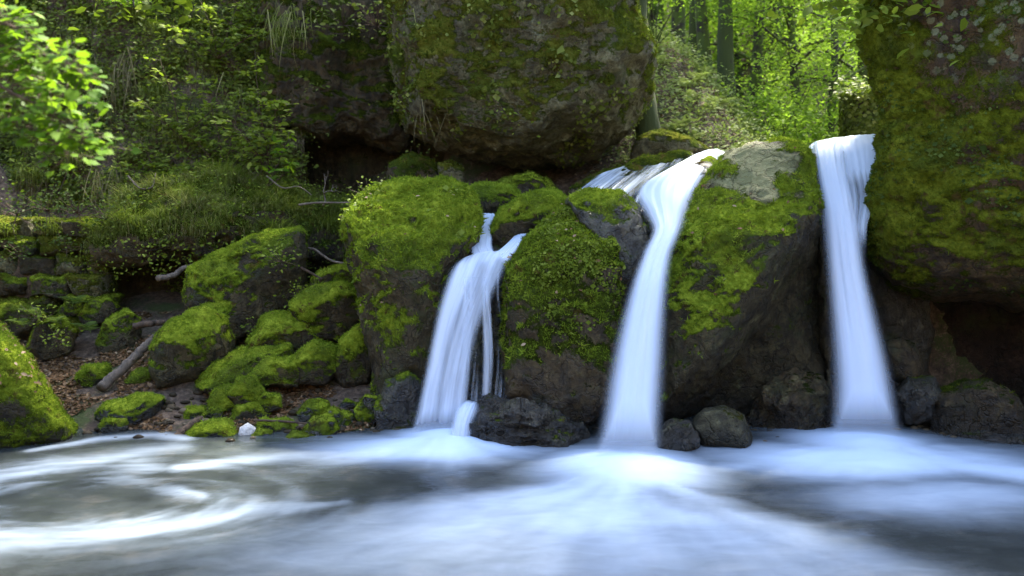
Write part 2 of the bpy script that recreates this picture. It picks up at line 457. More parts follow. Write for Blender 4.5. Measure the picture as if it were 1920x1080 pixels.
# ------------------------------------------------------------------ rocks
def scatter(V, F, wv, dens, rngmin=0.0, maxn=60000):
    a = np.linalg.norm(np.cross(V[F[:, 1]]-V[F[:, 0]], V[F[:, 2]]-V[F[:, 0]]), axis=1)*.5
    wt = a*np.clip(wv[F].mean(1), 0, None)
    n = int(min(maxn, dens*wt.sum()))
    if n < 1: return np.zeros((0, 3)), np.zeros(0, int), np.zeros((0, 2))
    k = rng.choice(len(F), n, p=wt/wt.sum())
    r1, r2 = np.sqrt(rng.random(n)), rng.random(n)
    p = V[F[k, 0]]*(1-r1)[:, None]+V[F[k, 1]]*(r1*(1-r2))[:, None]+V[F[k, 2]]*(r1*r2)[:, None]
    return p, k, None
_rs = [100]
def rock(name, label, outline, Y, tf, tb, sub=6, k=.35, lean=0.0, cuts=3, cutd=.72, amp=.06, freq=1.6, mat='rock', moss=.55, mnz=1.0,
         tuft=2600, tsize=.026, group=None, cat='boulder', parent=None, fn=None, mfn=None, tmat='moss', ridge=.0, seed=None, lich=None, pale=None, face=1.0, center=None):
    """a boulder whose front outline is given in photo pixels at depth Y; tf/tb = its thickness towards/away from the camera"""
    _rs[0] += 1
    seed = seed or _rs[0]
    rg = np.random.default_rng(seed)
    O = np.array([P(x, y, Y) for x, y in outline])[:, [0, 2]]
    c = O.mean(0) if center is None else P(center[0], center[1], Y)[[0, 2]]
    D = np.concatenate([O[i]+(O[(i+1) % len(O)]-O[i])*np.linspace(0, 1, 24, endpoint=False)[:, None] for i in range(len(O))])-c
    th, rr = np.arctan2(D[:, 1], D[:, 0]), np.hypot(D[:, 0], D[:, 1])
    o = np.argsort(th)
    th, rr = th[o], rr[o]
    tg = np.linspace(-math.pi, math.pi, 361)
    rg_ = np.interp(tg, np.concatenate([th-2*math.pi, th, th+2*math.pi]), np.tile(rr, 3))
    ker = np.array([1, 3, 5, 3, 1.])/13
    for _ in range(2):
        ext = np.concatenate([rg_[-5:-1], rg_, rg_[1:5]])
        rg_ = np.convolve(ext, ker, 'same')[4:-4]
    S, F = ico(sub)
    S = S.copy()
    for _ in range(cuts):
        n = rg.normal(size=3)
        n[1] = -abs(n[1])-.35
        n = n/np.linalg.norm(n)
        dd = cutd+rg.uniform(-.06, .12)
        e = S@n-dd
        S = S-np.where(e > 0, e*.92, 0)[:, None]*n
    s = np.hypot(S[:, 0], S[:, 2])
    s1 = np.clip(s, 0, 1)
    f = s1*(1+k-k*s1*s1)
    t = np.arctan2(S[:, 2], S[:, 0])
    r = np.interp(t, tg, rg_)
    dy = S[:, 1]
    g = dy*(1+k-k*dy*dy)
    V = np.stack([c[0]+r*f*np.cos(t), Y+np.where(g < 0, g*tf, g*tb), c[1]+r*f*np.sin(t)], -1)
    V[:, 1] += lean*(V[:, 2]-c[1])
    if fn is not None: V = fn(V)
    th_ = math.atan2(c[0], Y)*face
    if abs(th_) > .05:
        dx, dyy = V[:, 0]-c[0], V[:, 1]-Y
        V = np.stack([c[0]+dx*math.cos(th_)+dyy*math.sin(th_), Y-dx*math.sin(th_)+dyy*math.cos(th_), V[:, 2]], -1)
    n = vnormals(V, F)
    q = V+seed*3.7
    disp = amp*(fbm(q*freq, 5, seed, .52)+.35*fbm(q*freq*2.3, 3, seed+5, ridge=True))
    if ridge: disp = disp+ridge*fbm(q*np.array([.8, .8, 3.2])*freq, 4, seed+9, ridge=True)
    V = V+n*disp[:, None]
    n = vnormals(V, F)
    mo = np.clip(.38+(n[:, 2]*1.25*mnz+moss-.62)*.9+.62*fbm(q*1.9, 4, seed+31), 0, 1)
    if mfn is not None: mo = np.clip(mfn(V, n, mo), 0, 1)
    cu = np.abs(noise(q*5.2, seed+41))*1.1+np.abs(noise(q*11.5, seed+42))*.6
    V = V+n*(sst(.45, .75, mo)*min(.06, .03+.02*(tf > .5))*(cu-.12))[:, None]
    n = vnormals(V, F)
    at = {'moss': mo}
    if pale is not None: at['pale'] = pale(V)
    if lich is not None: at['lichen'] = lich(V)
    if parent is None:
        o = mk(name, V, F, M[mat], None, at)
        tag(o, label, cat, group)
    else:
        o = mk(name, V, F, M[mat], parent, at)
    if tuft:
        wv = np.clip((mo-.5)*2.2, 0, 1)*(n[:, 1] < .45)
        p, kk, _ = scatter(V, F, wv, tuft)
        if len(p) > 40:
            nn = n[F[kk, 0]]
            X, Yv, Z = frames(nrm(nn+np.array([0, 0, .25])+.35*rng.normal(size=nn.shape)))
            b = Bag()
            ti = np.clip(.5+.5*fbm(p*4.1+seed, 3, seed+3)+rng.normal(0, .14, len(p)), 0, 1)
            b.inst(TUFT_V, TUFT_F, p-nn*.004, X, Yv, Z, tsize*rng.lognormal(-.08, .38, len(p)), ti)
            b.build('moss_leaves', M[tmat], o, smooth=False)
    return o, V, F, n, mo

# ================================================================== the setting: ground
def axis(segs):
    out = []
    for a, b, st in segs: out.append(np.arange(a, b, st))
    return np.concatenate(out+[[segs[-1][1]]])
def ground_z(x, y):
    q = np.stack([x, y, 0*x], -1)
    wob = .25*noise(q*.9, 3)+.12*noise(q*2.7, 4)
    bank = np.clip(.35*(y-9.02-wob*.5), -.75, 1.2)
    bank = bank+1.35*sst(12.6, 13.6, y)*sst(-3.4, -4.2, x)
    bed = -.75+.75*sst(9.2, 10.2, y)
    left = sst(-.9, -1.6, x)
    z = bank*left+bed*(1-left)
    plat = 2.25+.35*sst(-1.5, 2.5, x)
    up = sst(10.3, 11.2, y)*sst(-1.5, -1.0, x)
    z = z*(1-up)+np.maximum(z, plat)*up
    # slope behind the falls: fern bank on the left of the stream, lower stream valley to its right
    rise = .66*sst(5.8, 2.2, x-.10*(y-13))+.12
    back = np.clip(y-13.3, 0, None)
    z = z+np.where(x > -2.6, rise*np.minimum(back, 4.3)+.17*np.clip(back-4.3, 0, 11.7)+.5*np.clip(back-16, 0, None), 0)
    # left hillside and the far side walls of the gorge
    z = z+sst(-3.6, -4.4, x)*np.clip(1.5*(y-14.2), 0, 9)+np.where(x <= -2.6, .3*np.clip(y-20, 0, None), 0)
    z = z+.9*np.clip(-x-7.5, 0, 9)+.9*np.clip(x-8.5, 0, 9)
    z = z+.8*np.clip(-1.5-y, 0, 10)  # unseen rise behind the camera, added to hold back sky light
    z = z+.07*fbm(q*1.3, 4, 8)+.03*fbm(q*6, 3, 9)*sst(-.2, .2, z)
    return z
gx = axis([(-60, -12, 3), (-12, -7, .4), (-7, 7.5, .09), (7.5, 14, .4), (14, 60.1, 3)])
gy = axis([(-30, -2, 2), (-2, 6, .5), (6, 13.5, .09), (13.5, 32, .35), (32, 80.1, 2)])
XX, YY = np.meshgrid(gx, gy)
zz = ground_z(XX.ravel(), YY.ravel())
GV = np.stack([XX.ravel(), YY.ravel(), zz], -1)
GF = grid_faces(len(gy), len(gx))
m, t, out = newmat('soil')
p = N(t, "ShaderNodeNewGeometry").outputs['Position']
n1, n2, n3 = ntex(t, p, 1.1, 5), ntex(t, p, 14, 6, .7), ntex(t, p, 60, 4, .7)
c = ramp(t, n2, [(.34, (.030, .018, .010)), (.5, (.090, .057, .034)), (.66, (.19, .13, .082))])
c = mix(t, smooth(t, math_(t, 'ADD', n1, math_(t, 'MULTIPLY', math_(t, 'SUBTRACT', n3, .5), .5)), .53, .62), c, (.045, .062, .010))
bu = N(t, "ShaderNodeBump", Strength=.9, Distance=.04)
t.links.new(math_(t, 'ADD', n2, math_(t, 'MULTIPLY', n3, .6)), bu.inputs['Height'])
bs = N(t, "ShaderNodeBsdfPrincipled", Roughness=.9)
t.links.new(c, bs.inputs['Base Color'])
t.links.new(bu.outputs[0], bs.inputs['Normal'])
t.links.new(bs.outputs[0], out.inputs[0])
M['soil'] = m
tag(mk('ground', GV, GF, m, loc=(0, 9, 0)), kind='structure')

# ------------------------------------------------------------------ the pool
def seg_d(Q, pts):
    """distance to a polyline and the parameter along it"""
    best, par = np.full(len(Q), 1e9), np.zeros(len(Q))
    L = len(pts)-1
    for i in range(L):
        a, b = pts[i], pts[i+1]
        ab = b-a
        u = np.clip(((Q-a)@ab)/max(1e-9, ab@ab), 0, 1)
        dd = np.linalg.norm(Q-(a+u[:, None]*ab), axis=1)
        k = dd < best
        best[k], par[k] = dd[k], (i+u[k])/L
    return best, par
px_ = np.arange(-9, 9.51, .045)
py_ = np.arange(1.0, 11.41, .045)
XX, YY = np.meshgrid(px_, py_)
PX, PYv = XX.ravel(), YY.ravel()
Q = np.stack([PX, PYv], -1)
g2 = lambda x, y: G(x, y)[:2]
B1, B2, B3 = g2(835, 822), g2(1172, 878), g2(1618, 832)     # where the three falls land
def radial(B, seed, fr=7.0, rs=.8, warp=.5):
    """streaks that fan out from a landing point"""
    v = Q-B
    r = np.hypot(v[:, 0], v[:, 1])+1e-6
    a = np.arctan2(v[:, 0], -v[:, 1])
    q = np.stack([np.sin(a)*fr/3, np.cos(a)*fr/3, r*rs*.5+warp*noise(np.stack([Q[:, 0]*.6, Q[:, 1]*.6, 0*r], -1), seed)], -1)
    return r, a, fbm(q, 4, seed, .55)
qn = np.stack([PX, PYv, 0*PX], -1)
warpx = .22*fbm(qn*.8, 3, 61)
warpy = .22*fbm(qn*.8, 3, 62)
Qw = Q+np.stack([warpx, warpy], -1)*.8
def blob(px, py, rx, ry, p=1.0):
    """soft bank of foam lying on the pool round the point seen at (px,py)"""
    c = g2(px, py)
    return np.exp(-(((Qw[:, 0]-c[0])/rx)**2+((Qw[:, 1]-c[1])/ry)**2)**p)
def stroke(pts, w0, w1, soft=1.0, fade=(1, 1)):
    L = np.array([g2(*q) for q in pts])
    dd, u = seg_d(Qw, L)
    ww = w0+(w1-w0)*u
    return np.exp(-(dd/ww)**2)*(fade[0]+(fade[1]-fade[0])*u)
foam = np.zeros(len(Q))
r2, a2, s2 = radial(B2, 41)
fan = sst(-1.34, -.88, a2)*sst(.88, .50, a2)                  # the wedge that runs towards the camera
foam = np.maximum(foam, fan*np.clip(.77-.125*r2+.20*s2, 0, 1)*sst(4.6, 1.0, r2)**.35)
foam = np.maximum(foam, 1.15*np.exp(-(r2/.80)**2))
r1, a1, s1 = radial(B1, 42)
foam = np.maximum(foam, 1.1*blob(800, 842, 1.15, .55)+.25*s1*np.exp(-(r1/1.2)**2))
foam = np.maximum(foam, .62*stroke([(820, 845), (640, 850), (470, 862), (330, 880)], .42, .16, fade=(1, .55)))
r3, a3, s3 = radial(B3, 43)
foam = np.maximum(foam, 1.15*blob(1630, 862, 1.45, .70)+.2*s3*np.exp(-(r3/1.4)**2))
foam = np.maximum(foam, .72*stroke([(1500, 868), (1390, 880), (1330, 893)], .3, .18, fade=(1, .6)))
foam = np.maximum(foam, .95*stroke([(1700, 862), (1850, 880), (2000, 905)], .45, .5, fade=(1, .8)))
foam = np.maximum(foam, .6*blob(1780, 930, 1.3, .6))
foam = np.maximum(foam, 1.1*np.exp(-(r1/.62)**2))
foam = np.maximum(foam, 1.15*np.exp(-(r3/.75)**2))
# the eddy on the left
foam = np.maximum(foam, .38*stroke([(640, 938), (520, 952), (380, 972), (220, 992), (40, 1012), (-120, 1010)], .12, .42, fade=(.9, 1)))
foam = np.maximum(foam, .40*stroke([(-150, 960), (-60, 905), (120, 868), (260, 845), (330, 838)], .40, .22))
foam = np.maximum(foam, .24*stroke([(260, 845), (250, 880), (190, 905), (330, 925), (450, 945)], .22, .22))
foam = np.maximum(foam, .55*stroke([(60, 842), (180, 822), (300, 816), (345, 822)], .10, .14))
cE = g2(170, 938)
vE = Q-cE
rE = np.hypot(vE[:, 0]*.62, vE[:, 1])
aE = np.arctan2(vE[:, 1], vE[:, 0]*.62)
swirl = fbm(np.stack([np.cos(aE+rE*2.2)*1.1, np.sin(aE+rE*2.2)*1.1, rE*5.5], -1), 4, 51, .6)
eddy = np.exp(-(rE/1.25)**4)
foam = foam+eddy*(.30*swirl+.06)*sst(.12, .5, rE)
foam = foam-.25*eddy*sst(.5, .1, rE)
# the broad pale foam in front
foam = np.maximum(foam, .36*stroke([(1180, 1000), (1000, 1080), (800, 1200)], 1.1, 1.6))
foam = foam+.05*fbm(np.stack([PX*.7+PYv*.5, PYv*2.6-PX*.5, 0*PX], -1), 4, 77)
left_ = sst(-.6, -2.2, PX)
foam = np.clip(foam*(.90-.20*left_)-.03+.03*left_, 0, 1.1)
pz = .022*fbm(np.stack([PX*1.3, PYv*2.2, 0*PX], -1), 4, 71)+.02*np.clip(foam, 0, 1)
for B, h_, ww in ((B1, .07, .42), (B2, .09, .46), (B3, .08, .46)):
    rr = np.hypot(Q[:, 0]-B[0], Q[:, 1]-B[1])
    pz = pz+h_*np.exp(-(rr/ww)**2)
m, t, out = newmat('pool_water')
p = N(t, "ShaderNodeNewGeometry").outputs['Position']
fo = attr(t, 'foam')
mp = N(t, "ShaderNodeMapping")
mp.inputs['Scale'].default_value = (1.0, 2.6, 1)
t.links.new(p, mp.inputs[0])
fz = ntex(t, mp.outputs[0], 2.4, 6, .62, .6)
ff = smooth(t, math_(t, 'ADD', fo, math_(t, 'MULTIPLY', math_(t, 'SUBTRACT', fz, .5), .15)), -.02, 1.02)
stones = N(t, "ShaderNodeTexVoronoi", Scale=3.2)
t.links.new(p, stones.inputs['Vector'])
bedc = ramp(t, ntex(t, p, 2.6, 6, .65), [(.35, (.020, .024, .024)), (.55, (.035, .041, .040)), (.72, (.062, .061, .054))])
wat = N(t, "ShaderNodeBsdfPrincipled", Roughness=.22, IOR=1.33)
t.links.new(bedc, wat.inputs['Base Color'])
milk = N(t, "ShaderNodeBsdfPrincipled", Roughness=.55)
milk.inputs['Base Color'].default_value = (.57, .69, .85, 1)
milk.inputs['Subsurface Weight'].default_value = 0
milk.inputs['Specular IOR Level'].default_value = .3
bu = N(t, "ShaderNodeBump", Strength=.25, Distance=.05)
t.links.new(fz, bu.inputs['Height'])
t.links.new(bu.outputs[0], wat.inputs['Normal'])
mx = N(t, "ShaderNodeMixShader")
t.links.new(ff, mx.inputs[0])
t.links.new(wat.outputs[0], mx.inputs[1])
t.links.new(milk.outputs[0], mx.inputs[2])
t.links.new(mx.outputs[0], out.inputs[0])
tag(mk('water', np.stack([PX, PYv, pz], -1), grid_faces(len(py_), len(px_)), m, loc=(0, 6, 0), attrs={'foam': foam}), kind='structure')

# ================================================================== boulders
# --- the rocks round the falls
def receding(z0, kk):                                     # the top leans away from the camera above height z0
    def f(V):
        V = V.copy()
        V[:, 1] += kk*np.clip(V[:, 2]-z0, 0, None)
        return V
    return f
CLB = rock('boulder', 'huge brown and mossy boulder overhanging the dark hollow above the left waterfall',
     [(738, 180), (725, 60), (745, -60), (900, -120), (1100, -120), (1180, -60), (1180, 60), (1214, 130), (1210, 190), (1172, 255), (1110, 296), (1000, 312), (880, 290), (800, 265), (748, 245)],
     13.6, 2.3, 2.4, sub=8, k=.20, amp=.17, freq=.9, mat='tan', moss=.95, mnz=.75, ridge=.03, pale=lambda V: .55*np.exp(-(((V[:, 0]-.95)/.65)**2+((V[:, 2]-5.35)/.42)**2)**2), tuft=1100, tsize=.04, cuts=5, cutd=.78, tmat='mossd', cat='boulder')
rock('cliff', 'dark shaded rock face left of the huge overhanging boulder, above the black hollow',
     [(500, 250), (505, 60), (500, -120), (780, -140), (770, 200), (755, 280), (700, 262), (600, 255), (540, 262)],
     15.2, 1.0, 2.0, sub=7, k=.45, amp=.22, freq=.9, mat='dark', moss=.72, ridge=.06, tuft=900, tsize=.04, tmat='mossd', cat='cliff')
LEFB = rock('boulder', 'large bright mossy boulder just left of the left waterfall with a dark undercut foot',
     [(655, 410), (668, 380), (700, 358), (760, 345), (850, 338), (890, 368), (902, 415), (880, 470), (850, 510), (835, 580), (812, 660), (800, 770), (740, 800), (705, 770), (690, 640), (672, 520), (658, 460)],
     9.95, .85, 1.3, sub=7, k=.40, lean=.12, amp=.10, freq=1.5, mat='rock', moss=.66, fn=receding(2.0, .5), tuft=4200, tsize=.030, cuts=5,
     mfn=lambda V, n, m_: m_+.14*sst(.7, 1.3, V[:, 2])-.35*sst(1.0, .4, V[:, 2]))
rock('boulder', 'small round mossy boulder behind the source of the left waterfall',
     [(868, 372), (885, 348), (925, 344), (962, 352), (980, 378), (970, 412), (920, 425), (880, 410)], 10.9, .35, .5, mat='rock', moss=.85, tuft=4500)
rock('boulder', 'low dark green mossy boulder at the mouth of the hollow under the huge overhanging boulder',
     [(920, 350), (950, 338), (1000, 326), (1035, 336), (1048, 362), (1000, 378), (930, 372)], 11.7, .35, .5, mat='rock', moss=.7, tuft=3000, tmat='mossd')
rock('boulder', 'smooth bright mossy boulder wedged between the left waterfall source and the leafy middle boulder',
     [(920, 440), (940, 392), (985, 366), (1040, 353), (1066, 368), (1060, 400), (1010, 440), (970, 470), (930, 475)], 10.25, .45, .6, mat='rock', moss=.8, tuft=4500)
MIDB = rock('boulder', 'tall boulder between the left and middle waterfalls with moss and tiny leaves on its crown',
     [(950, 500), (978, 450), (1010, 408), (1055, 382), (1105, 380), (1132, 402), (1152, 445), (1168, 500), (1164, 560), (1155, 640), (1135, 730), (1110, 775), (1000, 775), (952, 740), (942, 640), (945, 560)],
     9.35, .62, 1.0, sub=7, k=.40, lean=.18, fn=receding(1.75, .45), amp=.08, freq=1.7, mat='dark', moss=.60, mnz=1.0, tuft=3600, tsize=.028, cuts=4,
     mfn=lambda V, n, m_: m_+.12+.30*sst(1.2, 2.0, V[:, 2])*sst(1.35, .9, V[:, 0])-.35*sst(1.0, .4, V[:, 2]))
rock('boulder', 'wet grey shoulder of rock on the left bank of the middle waterfall chute',
     [(1062, 376), (1105, 354), (1160, 356), (1200, 388), (1221, 430), (1214, 478), (1192, 545), (1150, 570), (1118, 530), (1105, 440)],
     9.48, .42, .7, sub=6, lean=.2, amp=.07, freq=2.4, mat='wet', moss=.25, mnz=.7, tuft=2500, fn=receding(2.15, .5),
     mfn=lambda V, n, m_: m_+.45*np.exp(-((V[:, 0]-1.05)/.22)**2)*sst(2.1, 2.35, V[:, 2])-.5*sst(1.45, 1.75, V[:, 0]))
def undercut(V):                                          # the right lower half of the face is hollowed back
    V = V.copy()
    e = sst(0, .5, (V[:, 0]-2.45)*.8+(1.35-V[:, 2])*.55)
    V[:, 1] += e*1.15*sst(9.75, 9.45, V[:, 1])
    V[:, 1] += .95*np.clip(V[:, 2]-2.1, 0, None)
    return V
BIGB = rock('boulder', 'big boulder between the middle and right waterfalls with pale bare top and mossy sides',
     [(1256, 460), (1288, 392), (1328, 322), (1362, 275), (1410, 252), (1475, 248), (1512, 258), (1526, 320), (1534, 420), (1542, 520), (1550, 640), (1555, 780), (1530, 850), (1400, 850), (1290, 840), (1252, 800), (1248, 650), (1250, 520)],
     9.35, .85, 1.3, sub=8, k=.36, lean=.10, amp=.09, freq=1.4, mat='pale', pale=lambda V: np.exp(-((V[:, 0]-2.70)/.40)**2)*sst(2.1, 2.75, V[:, 2])*1.15+.35*fbm(V*3.1, 4, 90), moss=.62, tuft=3600, tsize=.028, fn=undercut, cuts=3, cutd=.80,
     mfn=lambda V, n, m_: m_-1.0*(np.exp(-((V[:, 0]-2.68)/.42)**2)*sst(2.15, 2.75, V[:, 2])+.75*fbm(V*3.3, 4, 91)*sst(2.1, 2.6, V[:, 2]))+.25*sst(2.3,2.0,V[:,0])*sst(2.0,2.4,V[:,2])-.40*sst(1.3, .5, V[:, 2])+.16*sst(2.6, 2.3, V[:, 0])+.35*sst(3.05, 3.3, V[:, 0])*sst(2.2, 2.6, V[:, 2])-.5*sst(0, .5, (V[:, 0]-2.45)*.8+(1.35-V[:, 2])*.55))
rock('boulder', 'dark wet rock face set back behind the right waterfall',
     [(1500, 300), (1560, 285), (1640, 280), (1700, 300), (1720, 500), (1740, 860), (1480, 860), (1490, 560)], 10.7, .35, .8, sub=6, k=.45, amp=.10, freq=1.8, mat='wet', moss=-.6, tuft=0)
def overhang(V):
    V = V.copy()
    V[:, 1] += .9*sst(1.9, .9, V[:, 2])
    return V
CLR = rock('cliff', 'towering mossy cliff at the right of the right waterfall, dotted with pale lichen',
     [(1636, -120), (1642, 60), (1662, 120), (1674, 200), (1668, 300), (1656, 370), (1642, 400), (1650, 480), (1688, 545), (1800, 570), (2000, 580), (2250, 560), (2300, 200), (2250, -300), (1800, -330)],
     9.9, 1.35, 2.2, sub=8, k=.42, amp=.10, freq=1.2, mat='cliff', moss=1.0, mnz=.55, ridge=.035, tuft=2600, tsize=.028, fn=overhang, cuts=3, cutd=.85, tmat='mossd', cat='cliff',
     mfn=lambda V, n, m_: m_+.20*sst(1.2, 2.2, V[:, 2])*sst(3.6, 2.6, V[:, 2])+.45*sst(4.35, 4.1, V[:, 0])*sst(1.8, 2.2, V[:, 2])-.25*sst(3.2, 3.8, V[:, 2]),
     lich=lambda V: sst(.95, .3, np.hypot(V[:, 0]-4.75, (V[:, 2]-4.25)*1.2)))
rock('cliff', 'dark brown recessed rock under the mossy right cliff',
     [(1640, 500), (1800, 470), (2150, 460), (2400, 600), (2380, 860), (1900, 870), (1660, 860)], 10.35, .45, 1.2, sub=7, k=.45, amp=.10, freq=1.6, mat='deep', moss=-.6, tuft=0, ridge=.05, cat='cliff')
rock('boulder', 'brown rock in the shade beside the right waterfall, upper of the two at its edge',
     [(1668, 642), (1690, 632), (1716, 650), (1730, 690), (1715, 722), (1675, 718)], 9.5, .25, .3, sub=5, mat='dark', moss=-.6, amp=.04, freq=3, tuft=1500, tmat='mossd')
rock('boulder', 'wet rock below the upper brown rock, at the right edge of the right waterfall',
     [(1680, 735), (1705, 707), (1748, 710), (1764, 738), (1748, 780), (1700, 800)], 9.15, .28, .3, sub=5, mat='wet', moss=-.6, amp=.04, freq=3, tuft=1500, tmat='mossd')
rock('boulder', 'broad brown boulder at the pool edge below the right cliff',
     [(1748, 780), (1760, 746), (1808, 722), (1852, 716), (1896, 740), (1914, 785), (1902, 835), (1756, 838)], 8.95, .35, .45, sub=6, mat='dark', moss=-.05, amp=.05, freq=2.5, tuft=2200, tmat='mossd')
rock('boulder', 'low wet rock slab in the water at the foot of the broad brown boulder',
     [(1800, 822), (1850, 808), (1930, 815), (1990, 830), (1960, 845), (1820, 845)], 8.6, .25, .3, sub=5, mat='wet', moss=-.6, amp=.05, freq=3, tuft=0)
rock('boulder', 'smooth rounded brown boulder at the pool edge right of the middle waterfall',
     [(1300, 795), (1318, 772), (1358, 765), (1393, 783), (1408, 822), (1396, 845), (1306, 845)], 8.45, .24, .28, sub=6, mat='tan', moss=-.6, amp=.025, freq=2.5, tuft=0)
rock('boulder', 'black wet rock between the middle waterfall foot and the smooth rounded boulder',
     [(1236, 812), (1262, 797), (1290, 796), (1312, 815), (1312, 855), (1240, 858)], 8.25, .18, .25, sub=5, mat='wet', moss=-.6, amp=.05, freq=4, tuft=0, cuts=6, cutd=.6)
rock('boulder', 'brown wet mound of rock under the hollow face of the pale-topped boulder',
     [(1390, 842), (1400, 790), (1440, 720), (1490, 690), (1545, 720), (1560, 845)], 9.3, .35, .4, sub=6, mat='dark', moss=-.6, amp=.09, freq=3, tuft=0, cuts=6)
rock('boulder', 'craggy dark wet rock ledge between the left and middle waterfall feet',
     [(868, 800), (880, 775), (905, 762), (955, 757), (1012, 765), (1060, 782), (1096, 805), (1104, 835), (1080, 860), (985, 862), (890, 852)],
     8.55, .35, .45, sub=7, k=.3, mat='wet', moss=-.6, amp=.075, freq=3.0, ridge=.05, tuft=0, cuts=7, cutd=.62)
rock('boulder', 'small brown rock leaning on the back of the craggy wet ledge',
     [(1036, 775), (1062, 752), (1092, 757), (1102, 790), (1080, 815), (1045, 805)], 8.95, .2, .25, sub=5, mat='dark', moss=-.6, amp=.05, freq=4, tuft=0, cuts=5)
rock('boulder', 'dark wet rock that the left waterfall slides over',
     [(838, 500), (880, 478), (930, 470), (972, 480), (985, 560), (975, 700), (968, 800), (815, 815), (800, 700), (818, 580)], 9.85, .35, .7, sub=7, k=.4, lean=.18, mat='wet', moss=-.6, amp=.09, freq=2.6, ridge=.05, tuft=0)
rock('boulder', 'brown streaked rock slab under the upper cascade of the middle waterfall',
     [(1055, 362), (1090, 338), (1140, 315), (1220, 292), (1300, 285), (1330, 330), (1230, 400), (1090, 390)], 11.3, .7, .8, sub=7, k=.3, mat='dark', moss=.35, amp=.06, freq=2, tuft=1500, tmat='mossd', fn=receding(2.35, .9))
rock('boulder', 'reddish brown rock at the foot of the fern bank behind the upper cascade',
     [(1180, 290), (1195, 258), (1240, 250), (1290, 262), (1330, 285), (1300, 315), (1190, 312)], 13.2, .5, .6, sub=6, mat='tan', moss=.2, amp=.06, freq=2, tuft=600, tmat='mossd')
rock('boulder', 'upper wet rock under the middle waterfall chute',
     [(1190, 420), (1230, 330), (1330, 290), (1370, 330), (1330, 430), (1290, 520), (1210, 520)], 10.45, .42, .6, sub=6, mat='wet', moss=.0, amp=.04, freq=2, tuft=0, lean=.4)

# --- the rocks of the left bank
BANKG = None
def bank(label, outline, Y=None, sub=5, moss=.75, mat='rock', name='boulder', **kw):
    ys = max(q[1] for q in outline)
    wd = (max(q[0] for q in outline)-min(q[0] for q in outline))/FPX*(Y or YB(ys))
    kw.setdefault('amp', .10*wd*.6)
    kw.setdefault('freq', .9/wd+.6)
    kw.setdefault('tuft', 3600)
    kw.setdefault('tsize', .022)
    return rock(name, label, outline, Y or YB(ys-6)+.1, wd*.36, wd*.42, sub=sub, mat=mat, moss=moss, **kw)
_front = rock('boulder', 'large smooth mossy boulder at the left shore of the pool, strewn with dead leaves',
     [(-220, 860), (-190, 630), (-110, 582), (-34, 590), (8, 625), (42, 680), (82, 750), (126, 818), (118, 850)], 8.75, .75, .9, sub=7, k=.34, amp=.05, freq=1.5, mat='rock', moss=.92, mnz=.55, tuft=5500, tsize=.022, cuts=2)
bank('big angular boulder on the left bank, mossy on top with a bare dark front', [(355, 530), (362, 503), (400, 478), (480, 446), (562, 424), (574, 470), (566, 560), (520, 612), (440, 628), (385, 598), (356, 565)], 11.1, 7, .56, k=.46, cuts=6, cutd=.68, amp=.06, freq=1.6, tuft=4200, lean=.1)
bank('mossy boulder below the big angular one, rounded with a dark front', [(284, 690), (290, 648), (322, 604), (385, 574), (424, 600), (438, 640), (426, 695), (370, 720), (300, 722)], None, 6, .58, cuts=4)
bank('broad bright mossy boulder at the top of the heap beside the left waterfall boulder', [(546, 570), (588, 537), (640, 527), (692, 558), (700, 605), (650, 648), (570, 630)], 10.7, 6, .9)
bank('mossy rock behind the top of the mossy heap', [(580, 535), (600, 512), (640, 498), (676, 508), (690, 550), (620, 560)], 11.2, 5, .8)
bank('spreading mossy rock in the left middle of the mossy heap', [(470, 640), (500, 600), (560, 588), (605, 608), (645, 655), (560, 672), (488, 660)], 10.55, 6, .9)
bank('steep mossy rock at the right end of the heap, against the dark boulder foot', [(620, 700), (638, 635), (680, 603), (708, 612), (708, 665), (692, 725), (640, 735)], 9.95, 6, .6)
bank('long low mossy rock at the left end of the mossy heap', [(368, 722), (408, 682), (470, 655), (540, 648), (545, 690), (480, 722), (385, 738)], 9.95, 6, .9)
bank('bright mossy rock low in the middle of the mossy heap', [(465, 700), (515, 668), (560, 672), (575, 700), (560, 728), (480, 724)], 9.8, 5, .85)
bank('bright mossy hump at the centre of the mossy heap', [(550, 672), (590, 642), (632, 655), (645, 695), (610, 722), (560, 718)], 9.85, 5, .9)
CUSH = [([(392, 760), (405, 732), (430, 722), (448, 742), (446, 768), (410, 776)], 'leftmost cushion of bright moss on a stone below the mossy heap'),
        ([(428, 738), (448, 710), (474, 708), (492, 735), (486, 758), (445, 760)], 'topmost cushion of bright moss on a stone below the mossy heap'),
        ([(432, 790), (446, 757), (486, 748), (508, 772), (500, 800), (445, 802)], 'lowest and largest cushion of bright moss on a stone below the mossy heap'),
        ([(476, 755), (495, 735), (525, 742), (528, 765), (500, 772)], 'rightmost cushion of moss on a stone below the mossy heap')]
for o_, l_ in CUSH: bank(l_, o_, 9.4, 5, 1.0, cuts=1, group='moss cushions below the mossy heap', tuft=5200, name='mossy_stone', cat='stone')
bank('flat-topped grey boulder with a mossy cap at the left edge of the pool', [(184, 782), (204, 755), (255, 744), (303, 752), (304, 785), (270, 806), (230, 800), (190, 796)], 9.25, 6, .62, mat='wet', cuts=5)
bank('small stone at the waterline under the flat-topped mossy boulder', [(186, 800), (200, 784), (235, 787), (237, 804), (215, 812), (190, 811)], 8.98, 5, .5, mat='wet', name='stone', cat='stone')
bank('low mossy stone at the waterline left of the white stone', [(345, 818), (368, 798), (420, 793), (450, 812), (444, 832), (355, 832)], 8.92, 5, .7, mat='wet', name='stone', cat='stone')
bank('grey mossy stone behind the dark driftwood at the waterline', [(332, 786), (352, 765), (380, 764), (392, 782), (372, 794), (340, 795)], 9.35, 5, .6, mat='wet', name='stone', cat='stone')
